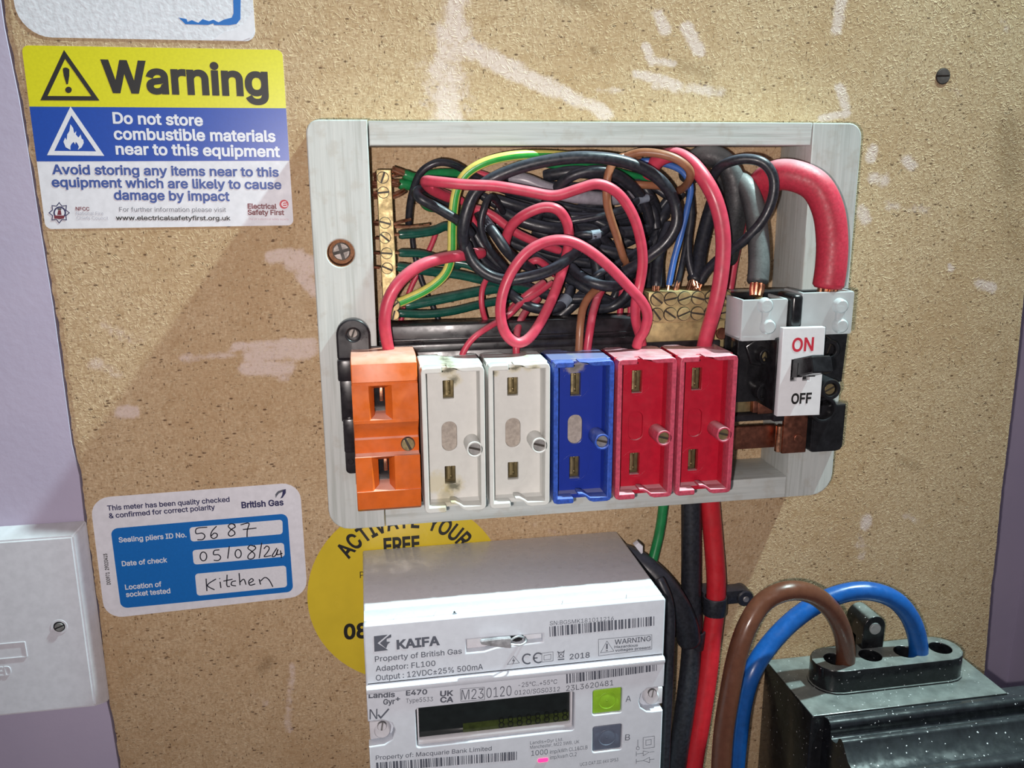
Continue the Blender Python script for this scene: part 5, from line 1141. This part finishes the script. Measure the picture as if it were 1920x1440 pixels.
def stad(xa, xb, dc, r, n=10):
    return [(xb + r * math.cos(a), dc + r * math.sin(a)) for a in np.linspace(-math.pi / 2, math.pi / 2, n)] + [(xa + r * math.cos(a), dc + r * math.sin(a)) for a in np.linspace(math.pi / 2, 1.5 * math.pi, n)]
HX = (242.3, 261.3, 280.6, 300.2)
m = M(); m.shape([stad(241.5, 299.5, 25, 11.2)] + [circ(hx, 25, 5.4, 26) for hx in HX], ZT - 0.2, -256.5, 0.6, axis='z', res=2)
m.shape([stad(241.5, 299.5, 25, 12.0)], ZT - 0.3, ZT + 0.9, 0.4, axis='z')
tur = obj('cable_entry', m, CUT, cu, ang=30)
m = M()
for hx in HX: m.cyl((hx, 25, ZT + 0.3), (hx, 25, ZT + 1.2), 5.6, n=26)
obj('hole_floor', m, SWBLACK, tur)
# sealing lug at the back
q = P(1642, 1180, 20)
m = M()
arch = [(q[0] + 6.0 * math.cos(a), q[2] + 0.5 + 6.0 * math.sin(a)) for a in np.linspace(0, math.pi, 14)] + [(q[0] - 6.0, ZT - 0.2), (q[0] + 6.0, ZT - 0.2)]
m.shape([arch], 3, 19, 0.6, res=2); m.shape([[(q[0] - 6, ZT - 0.3), (q[0] + 16, ZT - 0.3), (q[0] + 14, ZT + 8), (q[0] + 9, -256), (q[0] + 5, -252), (q[0] - 6, -252)]], 2, 13.5, 0.5)
obj('sealing_lug', m, CUT, cu, ang=40)
m = M(); m.cyl((q[0], 18.5, q[2]), (q[0], 20.2, q[2]), 3.0, n=24, b=0.3); obj('seal_plug', m, plastic('pale_plug', (0.34, 0.38, 0.38), 0.5), cu, label='pale round plug in the sealing lug')

# ------------------------------------------------------------------ white spur box at the left edge
SF = 10.0
sb = thing('switched_spur', 'white wall spur box at the lower left, cut by the picture edge', 'socket box', (-150, -2, -240))
z1 = PXZ(80, 1010, SF)[1]; z0 = PXZ(100, 1332, SF)[1]
m = M()
xr0, xr1 = -104.3, -107.8       # right side: base, front
bx = [(-195, 0.4, z0 - 3.5), (xr0, 0.4, z0 - 3.5), (xr0, 0.4, z1 + 3.5), (-195, 0.4, z1 + 3.5)]
md = [(-195, 4.0, z0 - 2.5), (xr0 - 0.6, 4.0, z0 - 2.5), (xr0 - 0.6, 4.0, z1 + 2.5), (-195, 4.0, z1 + 2.5)]
ft = [(-192, SF, z0), (xr1, SF, z0), (xr1, SF, z1), (-192, SF, z1)]
v8 = bx + md + ft
bm = bmesh.new(); vv = [bm.verts.new(v) for v in v8]
for f in ([0, 1, 2, 3], [8, 11, 10, 9], [0, 4, 5, 1], [1, 5, 6, 2], [2, 6, 7, 3], [3, 7, 4, 0], [4, 8, 9, 5], [5, 9, 10, 6], [6, 10, 11, 7], [7, 11, 8, 4]): bm.faces.new([vv[i] for i in f])
bmesh.ops.bevel(bm, geom=bm.edges[:], offset=0.7, segments=2, affect='EDGES'); bm.verts.index_update()
m.add([v.co[:] for v in bm.verts], [[v.index for v in f.verts] for f in bm.faces]); bm.free()
obj('box_cover', m, SPURW, sb)
q = PXZ(111, 1175, SF)
m = M(); m.shape([circ(q[0], q[1], 3.4, 26), circ(q[0], q[1], 2.4, 26)], SF - 0.4, SF + 0.15, 0.1); obj('screw_recess', m, SPURW, sb)
m = M(); m.cyl((q[0], SF - 0.3, q[1]), (q[0], SF + 0.05, q[1]), 2.5, n=24, m=1); m.screw(q[0] + 0.15, SF + 0.7, q[1], 1.9, ang=20, h=0.8, w=0.16); obj('screw', m, [STEEL, SWBLACK], sb)
m = M(); r_ = avg_rect(SF, [(-60, 1209), (50, 1205), (50, 1234), (-60, 1240)]); m.shape([rrect(*r_, 0.3, 1), rrect(r_[0] + .5, r_[1] + .5, r_[2] - .5, r_[3] - .5, 0.2, 1)], SF - 0.1, SF + 0.3, 0.1); obj('label_window', m, SPURW, sb)
m = M(); m.text('ED', (-2, 1268), (21.5, 1266), 17, SF + 0.3, bold=0.0, raised=0.35); obj('lettering', m, SPURW, sb, label='raised letters ED')
